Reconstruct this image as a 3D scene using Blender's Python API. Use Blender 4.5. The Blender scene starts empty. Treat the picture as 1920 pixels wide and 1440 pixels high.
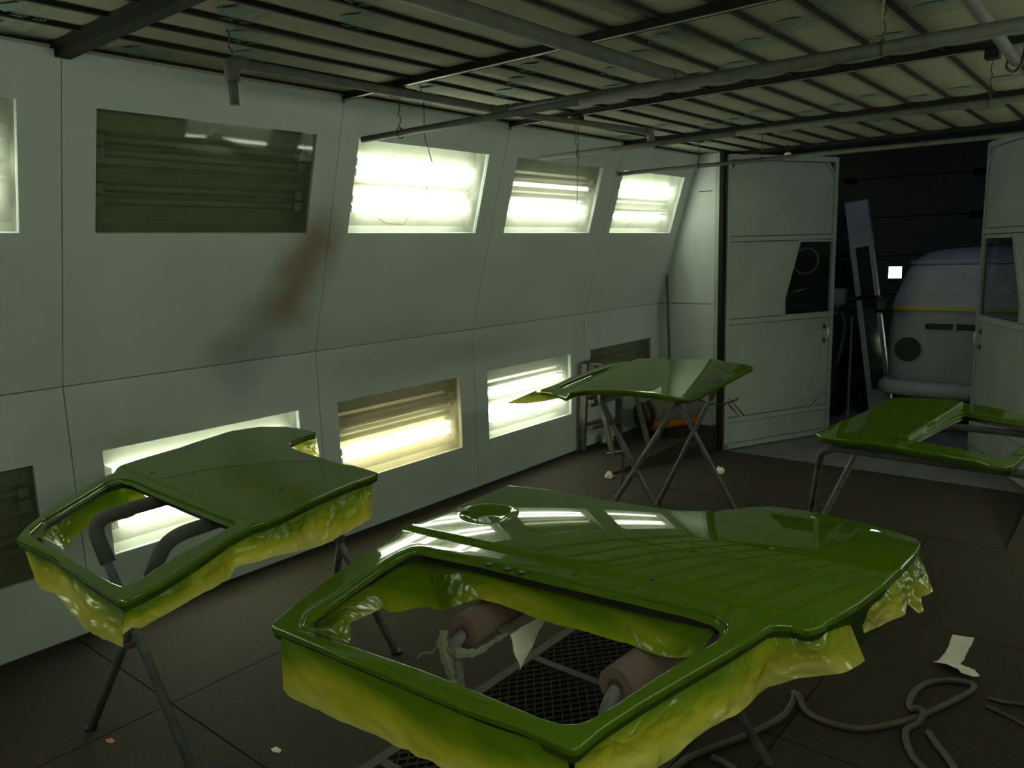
import bpy, bmesh, math, random
from mathutils import Vector, Matrix, noise
from mathutils.geometry import delaunay_2d_cdt
random.seed(7)
EXPOSURE, TUBE, FILL = 0.2, 20.0, .65
RLOW = {1: (1,1,1,1), 2: (0,0,0,0), 3: (0,0,0,0), 4: (0,0,0,0), 5: (1,1,0,1), 6: (1,1,0,1)}
RUPP = {1: (1,1,1,1), 2: (1,1,1,1), 3: (0,0,1,1), 4: (0,1,1,0), 5: (0,1,1,0), 6: (0,0,1,1)}  # unseen upper boxes of the right wall, tubes lit as added fill
SC = bpy.context.scene
COL = SC.collection
PI = math.pi

# ------------------------------------------------------------------ camera, world, exposure
FPX, PITCH, YAW, ROLL = 1451.457, 0.1679, 0.6907, -0.0306
CAM = Vector((3.951, 0.0, 1.8))
fw = Vector((-math.sin(YAW)*math.cos(PITCH), math.cos(YAW)*math.cos(PITCH), -math.sin(PITCH)))
rt = Vector((math.cos(YAW), math.sin(YAW), 0))
up = rt.cross(fw)
rt, up = rt*math.cos(ROLL)+up*math.sin(ROLL), up*math.cos(ROLL)-rt*math.sin(ROLL)
cd = bpy.data.cameras.new('camera'); cam = bpy.data.objects.new('camera', cd); COL.objects.link(cam)
cd.sensor_width = 36; cd.sensor_fit = 'HORIZONTAL'; cd.lens = FPX/1920*36; cd.clip_start = .02; cd.clip_end = 100
cam.matrix_world = Matrix(((rt.x, up.x, -fw.x, CAM.x), (rt.y, up.y, -fw.y, CAM.y), (rt.z, up.z, -fw.z, CAM.z), (0, 0, 0, 1)))
SC.camera = cam
w = bpy.data.worlds.new('world'); SC.world = w; w.use_nodes = True
w.node_tree.nodes['Background'].inputs[0].default_value = (.55, .7, 1, 1)
w.node_tree.nodes['Background'].inputs[1].default_value = .01
SC.view_settings.view_transform = 'Standard'; SC.view_settings.look = 'None'
SC.view_settings.exposure = EXPOSURE; SC.view_settings.gamma = 1; SC.view_settings.use_curve_mapping = False

# ------------------------------------------------------------------ materials
def nd(nt, t, **k):
    n = nt.nodes.new(t)
    for a, b in k.items(): setattr(n, a, b)
    return n
def mat(name, col, rough=.5, metal=0., var=.0, scale=8., bump=0., bscale=60., coat=0., spec=.5, col2=None, emit=None, estr=0.):
    m = bpy.data.materials.new(name); m.use_nodes = True; nt = m.node_tree
    b = nt.nodes['Principled BSDF']
    b.inputs['Base Color'].default_value = (*col, 1); b.inputs['Roughness'].default_value = rough
    b.inputs['Metallic'].default_value = metal; b.inputs['Specular IOR Level'].default_value = spec
    if coat: b.inputs['Coat Weight'].default_value = coat; b.inputs['Coat Roughness'].default_value = .015; b.inputs['Coat IOR'].default_value = 1.6
    tc = nd(nt, 'ShaderNodeTexCoord')
    if var or col2:
        n = nd(nt, 'ShaderNodeTexNoise'); n.inputs['Scale'].default_value = scale; n.inputs['Detail'].default_value = 5
        nt.links.new(tc.outputs['Object'], n.inputs['Vector'])
        r = nd(nt, 'ShaderNodeMapRange'); r.inputs[1].default_value = .3; r.inputs[2].default_value = .7
        nt.links.new(n.outputs['Fac'], r.inputs[0])
        x = nd(nt, 'ShaderNodeMix', data_type='RGBA')
        nt.links.new(r.outputs[0], x.inputs[0])
        c2 = col2 or tuple(c*(1-var) for c in col)
        x.inputs[6].default_value = (*col, 1); x.inputs[7].default_value = (*c2, 1)
        nt.links.new(x.outputs[2], b.inputs['Base Color'])
    if bump:
        n = nd(nt, 'ShaderNodeTexNoise'); n.inputs['Scale'].default_value = bscale; n.inputs['Detail'].default_value = 4
        nt.links.new(tc.outputs['Object'], n.inputs['Vector'])
        bp = nd(nt, 'ShaderNodeBump'); bp.inputs['Strength'].default_value = bump; bp.inputs['Distance'].default_value = .004
        nt.links.new(n.outputs['Fac'], bp.inputs['Height']); nt.links.new(bp.outputs[0], b.inputs['Normal'])
    if emit:
        b.inputs['Emission Color'].default_value = (*emit, 1); b.inputs['Emission Strength'].default_value = estr
    return m
M = {}
def wall_material():
    m = mat('wall_paint', (.50, .55, .525), .38, var=.12, scale=1.6, bump=.12, bscale=180, spec=.4)
    nt = m.node_tree; b = nt.nodes['Principled BSDF']; base = b.inputs['Base Color'].links[0].from_socket
    g = nd(nt, 'ShaderNodeNewGeometry')
    def blob(prev, p, q, rad, col, amt):      # dried overspray drifted on the wall around the segment p-q
        P, Q = Vector(p), Vector(q); d = (Q-P)
        s = nd(nt, 'ShaderNodeVectorMath', operation='SUBTRACT'); nt.links.new(g.outputs['Position'], s.inputs[0]); s.inputs[1].default_value = P
        dt = nd(nt, 'ShaderNodeVectorMath', operation='DOT_PRODUCT'); nt.links.new(s.outputs[0], dt.inputs[0]); dt.inputs[1].default_value = d/d.length_squared
        cl = nd(nt, 'ShaderNodeClamp'); nt.links.new(dt.outputs['Value'], cl.inputs[0])
        sc = nd(nt, 'ShaderNodeVectorMath', operation='SCALE'); sc.inputs[0].default_value = d; nt.links.new(cl.outputs[0], sc.inputs['Scale'])
        s2 = nd(nt, 'ShaderNodeVectorMath', operation='SUBTRACT'); nt.links.new(s.outputs[0], s2.inputs[0]); nt.links.new(sc.outputs[0], s2.inputs[1])
        ln = nd(nt, 'ShaderNodeVectorMath', operation='LENGTH'); nt.links.new(s2.outputs[0], ln.inputs[0])
        n = nd(nt, 'ShaderNodeTexNoise'); n.inputs['Scale'].default_value = 5; nt.links.new(g.outputs['Position'], n.inputs['Vector'])
        ad = nd(nt, 'ShaderNodeMath', operation='MULTIPLY_ADD'); nt.links.new(n.outputs['Fac'], ad.inputs[0]); ad.inputs[1].default_value = rad*.7; nt.links.new(ln.outputs['Value'], ad.inputs[2])
        r = nd(nt, 'ShaderNodeMapRange', interpolation_type='SMOOTHERSTEP'); r.inputs[1].default_value = rad*1.5; r.inputs[2].default_value = rad*.2
        r.inputs[3].default_value = 0; r.inputs[4].default_value = amt
        nt.links.new(ad.outputs[0], r.inputs[0])
        x = nd(nt, 'ShaderNodeMix', data_type='RGBA'); nt.links.new(r.outputs[0], x.inputs[0]); nt.links.new(prev, x.inputs[6]); x.inputs[7].default_value = (*col, 1)
        return x.outputs[2]
    o = blob(base, (.20, 2.80, 1.90), (.10, 2.66, 1.58), .27, (.20, .125, .07), .85)
    o = blob(o, (.08, 2.55, 1.50), (.02, 2.30, 1.30), .25, (.20, .17, .11), .6)
    o = blob(o, (.02, 2.50, 1.27), (0, 2.35, 1.12), .22, (.26, .28, .31), .55)
    o = blob(o, (0, 1.75, .93), (0, 1.68, .92), .10, (.34, .38, .25), .35)
    nt.links.new(o, b.inputs['Base Color'])
    return m
M['wall'] = wall_material()
M['joint'] = mat('joint_gap', (.05, .055, .05), .8)
M['filter'] = mat('filter_media', (.225, .22, .16), .95, var=.18, scale=3, bump=.5, bscale=120, spec=.1)
M['print'] = mat('filter_print', (.07, .16, .135), .9, var=.3, scale=40)
M['slat'] = mat('dark_steel', (.018, .017, .014), .85, .0, var=.3, spec=.2)
M['beam'] = mat('beam_grey', (.30, .30, .24), .5, .2, var=.3)
M['pipe'] = mat('galvanised_pipe', (.105, .105, .085), .7, .0, var=.35, scale=14)
M['tubegrey'] = mat('trestle_tube', (.155, .155, .15), .6, .0, var=.5, scale=18, bump=.2)
M['foam'] = mat('foam_sleeve', (.10, .10, .085), .9, var=.4, scale=12, bump=.5)
M['foam_red'] = mat('oversprayed_foam', (.13, .12, .105), .9, var=.4, scale=9, col2=(.15, .065, .045), bump=.6)
M['tape'] = mat('masking_tape', (.17, .165, .13), .8, var=.4, scale=12, col2=(.17, .20, .10))
M['floor'] = mat('tread_plate', (.046, .039, .023), .8, .0, var=.6, scale=110, bump=.5, bscale=200, spec=.2)
M['floor2'] = mat('workshop_concrete', (.16, .155, .15), .7, var=.4, scale=4, bump=.3)
M['grate'] = mat('grate_steel', (.052, .047, .035), .7, .0, var=.4, scale=20)
M['pit'] = mat('pit_dark', (.02, .02, .018), .9)
M['paint'] = mat('lime_green_paint', (.070, .135, .004), .6, coat=1.0, spec=.0, var=.06, scale=3)
M['paint_in'] = mat('green_inner_metal', (.07, .15, .005), .5, var=.2)
M['black'] = mat('black_channel', (.012, .013, .010), .5)
M['white'] = mat('white_enamel', (.62, .64, .58), .5, var=.15)
M['reflector'] = mat('lamp_reflector', (.27, .29, .215), .5, var=.25, scale=5)
M['doorpaint'] = mat('door_paint', (.37, .40, .35), .45, var=.2, scale=2.5, bump=.15)
M['rust'] = mat('rusty_edge', (.09, .05, .03), .8, var=.5, scale=20)
M['vanprimer'] = mat('grey_primer', (.34, .35, .37), .55, var=.15, scale=4)
M['vanpaper'] = mat('masking_sheet', (.50, .50, .48), .6, var=.25, scale=3, bump=.3, bscale=9)
M['yellowtape'] = mat('yellow_tape', (.60, .50, .03), .6, var=.2)
M['blackcar'] = mat('black_car_paint', (.012, .013, .015), .25, coat=1)
M['carglass'] = mat('dark_glass', (.02, .022, .025), .05)
M['garage'] = mat('garage_panel', (.30, .28, .23), .7, var=.2)
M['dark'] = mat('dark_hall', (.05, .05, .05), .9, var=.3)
M['rag'] = mat('white_rag', (.74, .70, .56), .9, var=.2, scale=30)
M['paper'] = mat('paper_scrap', (.70, .68, .55), .8, var=.15, scale=20)
M['hose'] = mat('air_hose', (.080, .074, .052), .65, var=.3, scale=10)
M['wood'] = mat('old_wood', (.12, .105, .075), .8, var=.5, scale=10)
M['orange'] = mat('orange_plastic', (.46, .15, .02), .5, var=.3, scale=10)
M['chrome'] = mat('bright_metal', (.6, .6, .6), .2, .9)
M['bulb'] = mat('bulb_glass', (.8, .8, .78), .1)
M['wire'] = mat('wire', (.04, .04, .03), .5, .5)
def emission(name, col, s):
    m = bpy.data.materials.new(name); m.use_nodes = True; nt = m.node_tree; nt.nodes.clear()
    e = nd(nt, 'ShaderNodeEmission'); e.inputs[0].default_value = (*col, 1); e.inputs[1].default_value = s
    o = nd(nt, 'ShaderNodeOutputMaterial'); nt.links.new(e.outputs[0], o.inputs[0]); return m
M['tube_cool'] = emission('lit_tube', (.94, 1, .95), TUBE)
M['tube_warm'] = emission('warm_tube', (1, .86, .56), TUBE*.85)
M['tube_dim'] = emission('failing_tube', (1, .95, .75), TUBE*.12)
M['tube_off'] = mat('unlit_tube', (.26, .28, .21), .4)
M['sky'] = emission('daylight_pane', (.62, .85, 1), 3)
M['fill_glow'] = emission('fill_light_panel', (.55, .75, 1), FILL)
def pane_material(name, haze, tint):
    m = bpy.data.materials.new(name); m.use_nodes = True; nt = m.node_tree; nt.nodes.clear()
    t = nd(nt, 'ShaderNodeBsdfTransparent'); t.inputs[0].default_value = (*tint, 1)
    tl = nd(nt, 'ShaderNodeBsdfTranslucent'); tl.inputs[0].default_value = (.85, .85, .72, 1)
    df = nd(nt, 'ShaderNodeBsdfDiffuse'); df.inputs[0].default_value = (.5, .52, .42, 1)
    gl = nd(nt, 'ShaderNodeBsdfGlossy'); gl.inputs['Roughness'].default_value = .03
    m0 = nd(nt, 'ShaderNodeMixShader'); m0.inputs[0].default_value = .35
    nt.links.new(tl.outputs[0], m0.inputs[1]); nt.links.new(df.outputs[0], m0.inputs[2])
    m1 = nd(nt, 'ShaderNodeMixShader'); m1.inputs[0].default_value = haze
    nt.links.new(t.outputs[0], m1.inputs[1]); nt.links.new(m0.outputs[0], m1.inputs[2])
    fr = nd(nt, 'ShaderNodeFresnel'); fr.inputs[0].default_value = 1.5
    ge = nd(nt, 'ShaderNodeNewGeometry'); iv = nd(nt, 'ShaderNodeMath', operation='SUBTRACT'); iv.inputs[0].default_value = 1; nt.links.new(ge.outputs['Backfacing'], iv.inputs[1])
    mu = nd(nt, 'ShaderNodeMath', operation='MULTIPLY'); nt.links.new(fr.outputs[0], mu.inputs[0]); nt.links.new(iv.outputs[0], mu.inputs[1])
    m2 = nd(nt, 'ShaderNodeMixShader'); nt.links.new(mu.outputs[0], m2.inputs[0])
    nt.links.new(m1.outputs[0], m2.inputs[1]); nt.links.new(gl.outputs[0], m2.inputs[2])
    o = nd(nt, 'ShaderNodeOutputMaterial'); nt.links.new(m2.outputs[0], o.inputs[0]); return m
M['pane'] = pane_material('dusty_pane', .12, (.86, .88, .80))
M['glass'] = pane_material('door_glass', .05, (.72, .76, .76))
def masking_material():
    m = bpy.data.materials.new('masking_film'); m.use_nodes = True; nt = m.node_tree; b = nt.nodes['Principled BSDF']
    at = nd(nt, 'ShaderNodeAttribute', attribute_name='spray')
    x = nd(nt, 'ShaderNodeValToRGB'); nt.links.new(at.outputs['Fac'], x.inputs[0]); el = x.color_ramp.elements
    el[0].position = 0; el[0].color = (.56, .53, .12, 1); el[1].position = 1; el[1].color = (.12, .215, .006, 1)
    e2 = el.new(.35); e2.color = (.50, .46, .03, 1); e3 = el.new(.7); e3.color = (.29, .35, .015, 1)
    nt.links.new(x.outputs[0], b.inputs['Base Color']); b.inputs['Roughness'].default_value = .2; b.inputs['Specular IOR Level'].default_value = .5
    tl = nd(nt, 'ShaderNodeBsdfTranslucent'); nt.links.new(x.outputs[0], tl.inputs[0])
    tc = nd(nt, 'ShaderNodeTexCoord'); ns = nd(nt, 'ShaderNodeTexNoise'); ns.inputs['Scale'].default_value = 7; nt.links.new(tc.outputs['Object'], ns.inputs['Vector'])
    ad = nd(nt, 'ShaderNodeVectorMath', operation='MULTIPLY_ADD'); nt.links.new(ns.outputs['Color'], ad.inputs[0]); ad.inputs[1].default_value = (.22, .22, .22); nt.links.new(tc.outputs['Object'], ad.inputs[2])
    prev = None
    for scl, dist in ((11, .022), (27, .007)):      # crumple facets of the film
        vo = nd(nt, 'ShaderNodeTexVoronoi'); vo.inputs['Scale'].default_value = scl; nt.links.new(ad.outputs[0], vo.inputs['Vector'])
        bp = nd(nt, 'ShaderNodeBump'); bp.inputs['Strength'].default_value = 1.0; bp.inputs['Distance'].default_value = dist
        nt.links.new(vo.outputs['Distance'], bp.inputs['Height'])
        if prev: nt.links.new(prev.outputs[0], bp.inputs['Normal'])
        prev = bp
    mx = nd(nt, 'ShaderNodeMix', data_type='VECTOR'); ca = nd(nt, 'ShaderNodeAttribute', attribute_name='crumple'); ge = nd(nt, 'ShaderNodeNewGeometry')
    nt.links.new(ca.outputs['Fac'], mx.inputs[0]); nt.links.new(ge.outputs['Normal'], mx.inputs[4]); nt.links.new(prev.outputs[0], mx.inputs[5]); nt.links.new(mx.outputs[1], b.inputs['Normal'])
    ms = nd(nt, 'ShaderNodeMixShader'); ms.inputs[0].default_value = .35
    o = nt.nodes['Material Output']
    nt.links.new(b.outputs[0], ms.inputs[1]); nt.links.new(tl.outputs[0], ms.inputs[2]); nt.links.new(ms.outputs[0], o.inputs[0])
    return m
M['mask'] = masking_material()

# ------------------------------------------------------------------ mesh helpers
class MB:
    def __init__(s): s.v = []; s.f = []; s.sm = []
    def quad(s, pts, sm=False):
        n = len(s.v); s.v += [tuple(p) for p in pts]; s.f.append(tuple(range(n, n+len(pts)))); s.sm.append(sm)
    def box(s, lo, hi, fm=None):
        x0, y0, z0 = lo; x1, y1, z1 = hi; n = len(s.v)
        P = [(x0, y0, z0), (x1, y0, z0), (x1, y1, z0), (x0, y1, z0), (x0, y0, z1), (x1, y0, z1), (x1, y1, z1), (x0, y1, z1)]
        if fm: P = [tuple(fm(*p)) for p in P]
        s.v += P
        for f in ((0, 3, 2, 1), (4, 5, 6, 7), (0, 1, 5, 4), (1, 2, 6, 5), (2, 3, 7, 6), (3, 0, 4, 7)):
            s.f.append(tuple(n+i for i in f)); s.sm.append(False)
    def bevbox(s, lo, hi, b=.01, fm=None):      # box with chamfered vertical and horizontal edges
        bm = bmesh.new(); bmesh.ops.create_cube(bm, size=1)
        for q in bm.verts: q.co = Vector([(lo[i]+hi[i])/2+q.co[i]*(hi[i]-lo[i]) for i in range(3)])
        bmesh.ops.bevel(bm, geom=bm.edges[:], offset=b, segments=2, affect='EDGES', profile=.5)
        s.addbm(bm, fm)
    def addbm(s, bm, fm=None, sm=False):
        n = len(s.v); bm.verts.index_update()
        s.v += [tuple(fm(*q.co)) if fm else tuple(q.co) for q in bm.verts]
        for f in bm.faces: s.f.append(tuple(n+q.index for q in f.verts)); s.sm.append(sm)
        bm.free()
    def tube(s, pts, r, n=10, cap=True, closed=False):
        P = [Vector(p) for p in pts]; R = r if isinstance(r, (list, tuple)) else [r]*len(P)
        base = len(s.v); prev = None
        for i, p in enumerate(P):
            if closed: t = P[(i+1) % len(P)]-P[i-1]
            else: t = P[min(i+1, len(P)-1)]-P[max(i-1, 0)]
            t.normalize()
            if prev is None:
                a = Vector((0, 0, 1)) if abs(t.z) < .9 else Vector((1, 0, 0)); u = t.cross(a).normalized()
            else: u = (prev-t*prev.dot(t)).normalized()
            prev = u; q = t.cross(u)
            for k in range(n):
                a = 2*PI*k/n; s.v.append(tuple(p+(u*math.cos(a)+q*math.sin(a))*R[i]))
        m = len(P)
        for i in range(m if closed else m-1):
            for k in range(n):
                a = base+i*n+k; b = base+i*n+(k+1) % n; j = (i+1) % m
                s.f.append((a, b, base+j*n+(k+1) % n, base+j*n+k)); s.sm.append(True)
        if cap and not closed:
            s.f.append(tuple(base+k for k in reversed(range(n)))); s.sm.append(False)
            s.f.append(tuple(base+(m-1)*n+k for k in range(n))); s.sm.append(False)
    def build(s, name, m, parent=None, smooth=None, attr=None, recalc=True):
        me = bpy.data.meshes.new(name); me.from_pydata(s.v, [], s.f)
        me.polygons.foreach_set('use_smooth', s.sm if smooth is None else [smooth]*len(s.f))
        me.materials.append(m)
        if attr:
            a = me.attributes.new('spray', 'FLOAT', 'POINT'); a.data.foreach_set('value', attr)
        if recalc:
            bm = bmesh.new(); bm.from_mesh(me); bmesh.ops.remove_doubles(bm, verts=bm.verts[:], dist=1e-6) if not attr else None; bmesh.ops.recalc_face_normals(bm, faces=bm.faces[:]); bm.to_mesh(me); bm.free()
        me.update()
        return link(name, me, parent)
def link(name, me, parent=None):
    o = bpy.data.objects.new(name, me); COL.objects.link(o)
    if parent: o.parent = parent; o.location = -wloc(parent)
    return o
def wloc(o):
    l = Vector((0, 0, 0))
    while o: l += o.location; o = o.parent
    return l
def tag(o, label=None, cat=None, group=None, kind=None):
    if label: o['label'] = label
    if cat: o['category'] = cat
    if group: o['group'] = group
    if kind: o['kind'] = kind
    return o
def empty(name, loc=(0, 0, 0)):
    o = bpy.data.objects.new(name, None); COL.objects.link(o); o.location = loc; o.empty_display_size = .1; return o
def thing(name, label, cat, loc=(0, 0, 0), group=None): return tag(empty(name, loc), label, cat, group)
def struct(name, loc=(0, 0, 0)): return tag(empty(name, loc), kind='structure')
def fillet(pts, r, n=5):
    P = [Vector(p) for p in pts]; out = [P[0]]
    for i in range(1, len(P)-1):
        a = (P[i-1]-P[i]); b = (P[i+1]-P[i]); d = min(r, a.length*.45, b.length*.45)
        A = P[i]+a.normalized()*d; B = P[i]+b.normalized()*d
        for k in range(n+1):
            t = k/n; out.append(A*(1-t)**2+P[i]*2*t*(1-t)+B*t*t)
    out.append(P[-1]); return out
def spline(pts, k=6):
    P = [Vector(p) for p in pts]; P = [P[0]*2-P[1]]+P+[P[-1]*2-P[-2]]; out = []
    for i in range(1, len(P)-2):
        for j in range(k):
            t = j/k; a, b, c, d = P[i-1:i+3]
            out.append(.5*((2*b)+(c-a)*t+(2*a-5*b+4*c-d)*t*t+(3*b-a-3*c+d)*t**3))
    out.append(P[-2]); return out
def inpoly(x, y, L):
    c = False; j = len(L)-1
    for i in range(len(L)):
        xi, yi = L[i]; xj, yj = L[j]
        if (yi > y) != (yj > y) and x < (xj-xi)*(y-yi)/(yj-yi)+xi: c = not c
        j = i
    return c
def resample(L, d):
    out = []
    for i in range(len(L)):
        a = Vector(L[i]); b = Vector(L[(i+1) % len(L)]); n = max(1, round((b-a).length/d))
        for k in range(n): out.append(a+(b-a)*k/n)
    return out
def chaikin(L):
    out = []
    for i in range(len(L)):
        a, b = L[i], L[(i+1) % len(L)]; out += [a*.75+b*.25, a*.25+b*.75]
    return out
def area(L): return sum(L[i][0]*L[(i+1) % len(L)][1]-L[(i+1) % len(L)][0]*L[i][1] for i in range(len(L)))/2
def plate(mb, outer, holes, fm, t0, t1):      # flat plate with holes between depths t0 (front) and t1 in the mapping fm(a, b, t)
    vs = []; es = []
    for L in [outer]+holes:
        n = len(vs); vs += [Vector(p) for p in L]; es += [(n+i, n+(i+1) % len(L)) for i in range(len(L))]
    V, E, F, *_ = delaunay_2d_cdt(vs, es, [], 0, 1e-5)
    n = len(mb.v)
    for t in (t0, t1): mb.v += [tuple(fm(p.x, p.y, t)) for p in V]
    k = len(V)
    for f in F:
        c = sum((V[i] for i in f), Vector((0, 0)))/len(f)
        if not inpoly(c.x, c.y, outer) or any(inpoly(c.x, c.y, h) for h in holes): continue
        mb.f.append(tuple(n+i for i in f)); mb.sm.append(False)
        mb.f.append(tuple(n+k+i for i in reversed(f))); mb.sm.append(False)
    for L in [outer]+holes:
        for i in range(len(L)):
            a, b = L[i], L[(i+1) % len(L)]
            mb.quad([fm(a[0], a[1], t0), fm(b[0], b[1], t0), fm(b[0], b[1], t1), fm(a[0], a[1], t1)])
# ------------------------------------------------------------------ the booth
XR, YB, YE = 4.55, -2.90, 7.22           # right wall foot, rear wall, door-end wall
ZC, ZK, XT = 2.686, 1.238, .4335         # ceiling, crease of the side walls, lean of the upper wall at the ceiling
LEN = math.hypot(XT, ZC-ZK); CS, SN = (ZC-ZK)/LEN, XT/LEN
SEAM = [YB, -1.45, 0.0, 1.439, 2.89, 4.33, 5.834, YE]
WIN = [(-2.75, -1.60), (-1.30, -.15), (.13, 1.27), (1.580, 2.735), (3.027, 4.168), (4.480, 5.612), (5.930, 7.060)]
LZ0, LZ1 = .352, .894                    # lower panes
US0, US1 = (1.945-ZK)/CS, (2.468-ZK)/CS  # upper panes along the slope
def low(y, s, t): return (-t, y, s)
def upp(y, s, t): return (s*SN-CS*t, y, ZK+s*CS+SN*t)
def rlow(y, s, t): return (XR+t, y, s)
def rupp(y, s, t): return (XR-(s*SN-CS*t), y, ZK+s*CS+SN*t)
def side_wall(name, fl, fu):
    root = struct(name)
    for i in range(len(WIN)):
        y0, y1 = SEAM[i]+.002, SEAM[i+1]-.002; a, b = WIN[i]
        for fm, s0, s1, h0, h1 in ((fl, 0, ZK-.002, LZ0, LZ1), (fu, .002, LEN, US0, US1)):
            mb = MB(); plate(mb, [(y0, s0), (y1, s0), (y1, s1), (y0, s1)], [[(a, h0), (b, h0), (b, h1), (a, h1)]], fm, 0, .028)
            mb.build('panel', M['wall'], root)
    mb = MB()
    for y in SEAM[1:-1]:
        mb.box((y-.02, 0, .02), (y+.02, ZK, .03), fl); mb.box((y-.02, 0, .02), (y+.02, LEN, .03), fu)
    mb.box((YB, ZK-.02, .02), (YE, ZK+.02, .03), fl)
    mb.build('joint_strip', M['joint'], root)
    for i, y in enumerate(SEAM[2:7]):     # slim cover strip over part of each joint, small gusset at the ceiling
        g = MB(); p = [fu(y-.012, LEN-.045, -.001), fu(y-.012, LEN, -.001), fu(y+.03, LEN, -.001)]
        q = [fu(y-.012, LEN-.045, -.02), fu(y-.012, LEN, -.02), fu(y+.03, LEN, -.02)]
        g.quad(p); g.quad(q[::-1])
        for k in range(3): g.quad([p[k], q[k], q[(k+1) % 3], p[(k+1) % 3]])
        g.build('gusset', M['beam'], root)
    mb = MB(); mb.box((YB, LEN-.012, -.012), (YE, LEN, 0), fu); mb.build('cornice_strip', M['beam'], root)
    return root
side_wall('wall_left', low, upp); side_wall('wall_right', rlow, rupp)
XC0, XC1 = XT, XR-XT
# rear wall and the wall at the door end, both with the leaning profile of the side walls
root = struct('wall_back')
mb = MB(); plate(mb, [(0, 0), (XR, 0), (XR, ZK), (XC1, ZC), (XC0, ZC), (0, ZK)], [], lambda a, b, t: (a, YB-t, b), 0, .03); mb.build('panel', M['wall'], root)
DX0, DX1, ZR = .672, 3.42, -.25          # door opening, workshop floor level
root = struct('wall_end')
fe = lambda a, b, t: (a, YE+t, b)
for k, (P) in enumerate(([(0, 0), (DX0-.055, 0), (DX0-.055, ZK-.003), (0, ZK-.003)], [(0, ZK+.003), (DX0-.055, ZK+.003), (DX0-.055, ZC), (XT, ZC)],
                         [(DX1+.055, 0), (XR, 0), (XR, ZK-.003), (DX1+.055, ZK-.003)], [(DX1+.055, ZK+.003), (XR, ZK+.003), (XR-XT, ZC), (DX1+.055, ZC)])):
    mb = MB(); plate(mb, P, [], fe, 0, .03); mb.build('panel', M['wall'], root)
for x0, x1 in ((DX0-.055, DX0-.008), (DX1+.008, DX1+.055)):
    mb = MB(); mb.box((x0, YE-.018, 0), (x1, YE+.05, ZC)); mb.build('jamb', M['doorpaint'], root)
mb = MB(); mb.box((.44, YE-.006, 2.33), (DX0-.09, YE, 2.338)); mb.box((0, YE+.02, ZK-.01), (DX0, YE+.035, ZK+.01)); mb.build('joint_strip', M['joint'], root)
mb = MB(); mb.box((0.0, YE-.010, .16), (DX0-.056, YE, .20)); mb.build('rail', M['doorpaint'], root)
tr = struct('trim_1'); mb = MB(); mb.box((DX0-.006, YE-.03, ZR), (DX0+.036, YE+.05, ZC)); mb.build('post', M['slat'], tr)
mb = MB(); mb.box((DX0-.03, YE-.045, ZR), (DX0-.006, YE+.0, .02)); mb.build('post_foot', M['rust'], tr)
tr = struct('trim_2'); mb = MB(); mb.box((DX1-.036, YE-.03, ZR), (DX1+.006, YE+.05, ZC)); mb.build('post', M['slat'], tr)
tr = struct('trim_3'); mb = MB(); mb.box((DX0, YE+.14, ZC-.02), (DX1, YE+.22, ZC+.12)); mb.build('lintel', M['slat'], tr)

# ------------------------------------------------------------------ ceiling: filter strips between slats, cross beams at the seams
root = struct('ceiling')
SL = [.722+.2375*k for k in range(14) if .722+.2375*k < XC1-.05]
xs = [XC0]+SL+[XC1]
ys = [YB]+SEAM[1:-1]+[YE+.15]
def strip_mesh(wd, ln):
    mb = MB(); nx, ny = 4, 6
    for i in range(nx+1):
        for j in range(ny+1):
            u, v = i/nx, j/ny
            mb.v.append((u*wd, v*ln, -.012*math.sin(PI*u)*(.6+.4*math.sin(PI*v))+.002*noise.noise((u*3, v*9, wd))))
    for i in range(nx):
        for j in range(ny):
            a = i*(ny+1)+j; mb.f.append((a, a+1, a+ny+2, a+ny+1)); mb.sm.append(True)
    me = bpy.data.meshes.new('filter_panel'); me.from_pydata(mb.v, [], mb.f); me.polygons.foreach_set('use_smooth', mb.sm); me.materials.append(M['filter']); return me
cache = {}; filters = {}
for i in range(len(xs)-1):
    for j in range(len(ys)-1):
        wd, ln = round(xs[i+1]-xs[i], 3), round(ys[j+1]-ys[j], 3)
        if (wd, ln) not in cache: cache[wd, ln] = strip_mesh(wd, ln)
        o = link('filter_panel', cache[wd, ln], root); o.location = (xs[i], ys[j], ZC+.012); filters[i, j] = o
me_sl = {}
for x in SL:
    for j in range(len(ys)-1):
        ln = round(ys[j+1]-ys[j], 3)
        if ln not in me_sl:
            mb = MB(); mb.box((-.0085, .02, -.006), (.0085, ln-.02, .012)); o = mb.build('slat', M['slat'], root); me_sl[ln] = o.data
        else: o = link('slat', me_sl[ln], root)
        o.location = (x, ys[j], ZC)
for j, y in enumerate(SEAM[1:-1]):
    mb = MB()
    if abs(y-1.439) < .01:
        mb.box((XC0, y-.030, ZC-.048), (XC1, y+.030, ZC+.01)); mb.box((XC0, y-.046, ZC-.016), (XC1, y+.046, ZC+.01)); mb.build('main_beam', M['slat'], root)
    else:
        mb.box((XC0, y-.021, ZC-.028), (XC1, y-.012, ZC+.01)); mb.box((XC0, y+.012, ZC-.028), (XC1, y+.021, ZC+.01)); b = mb.build('beam', M['slat'], root)
        mb = MB(); mb.box((XC0, y-.012, ZC-.027), (XC1, y+.012, ZC+.01)); mb.build('beam_web', M['beam'], b)
mb = MB(); mb.box((XC0-.12, YB-.1, ZC+.03), (XC1+.12, YE+.16, ZC+.05)); mb.box((XC0-.12, YB, ZC+.001), (XC0, YE+.1, ZC+.03)); mb.box((XC1, YB, ZC+.001), (XC1+.12, YE+.1, ZC+.03)); mb.build('gap_cover', M['slat'], root)  # unseen deck added over the ceiling to close the light gap
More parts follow.
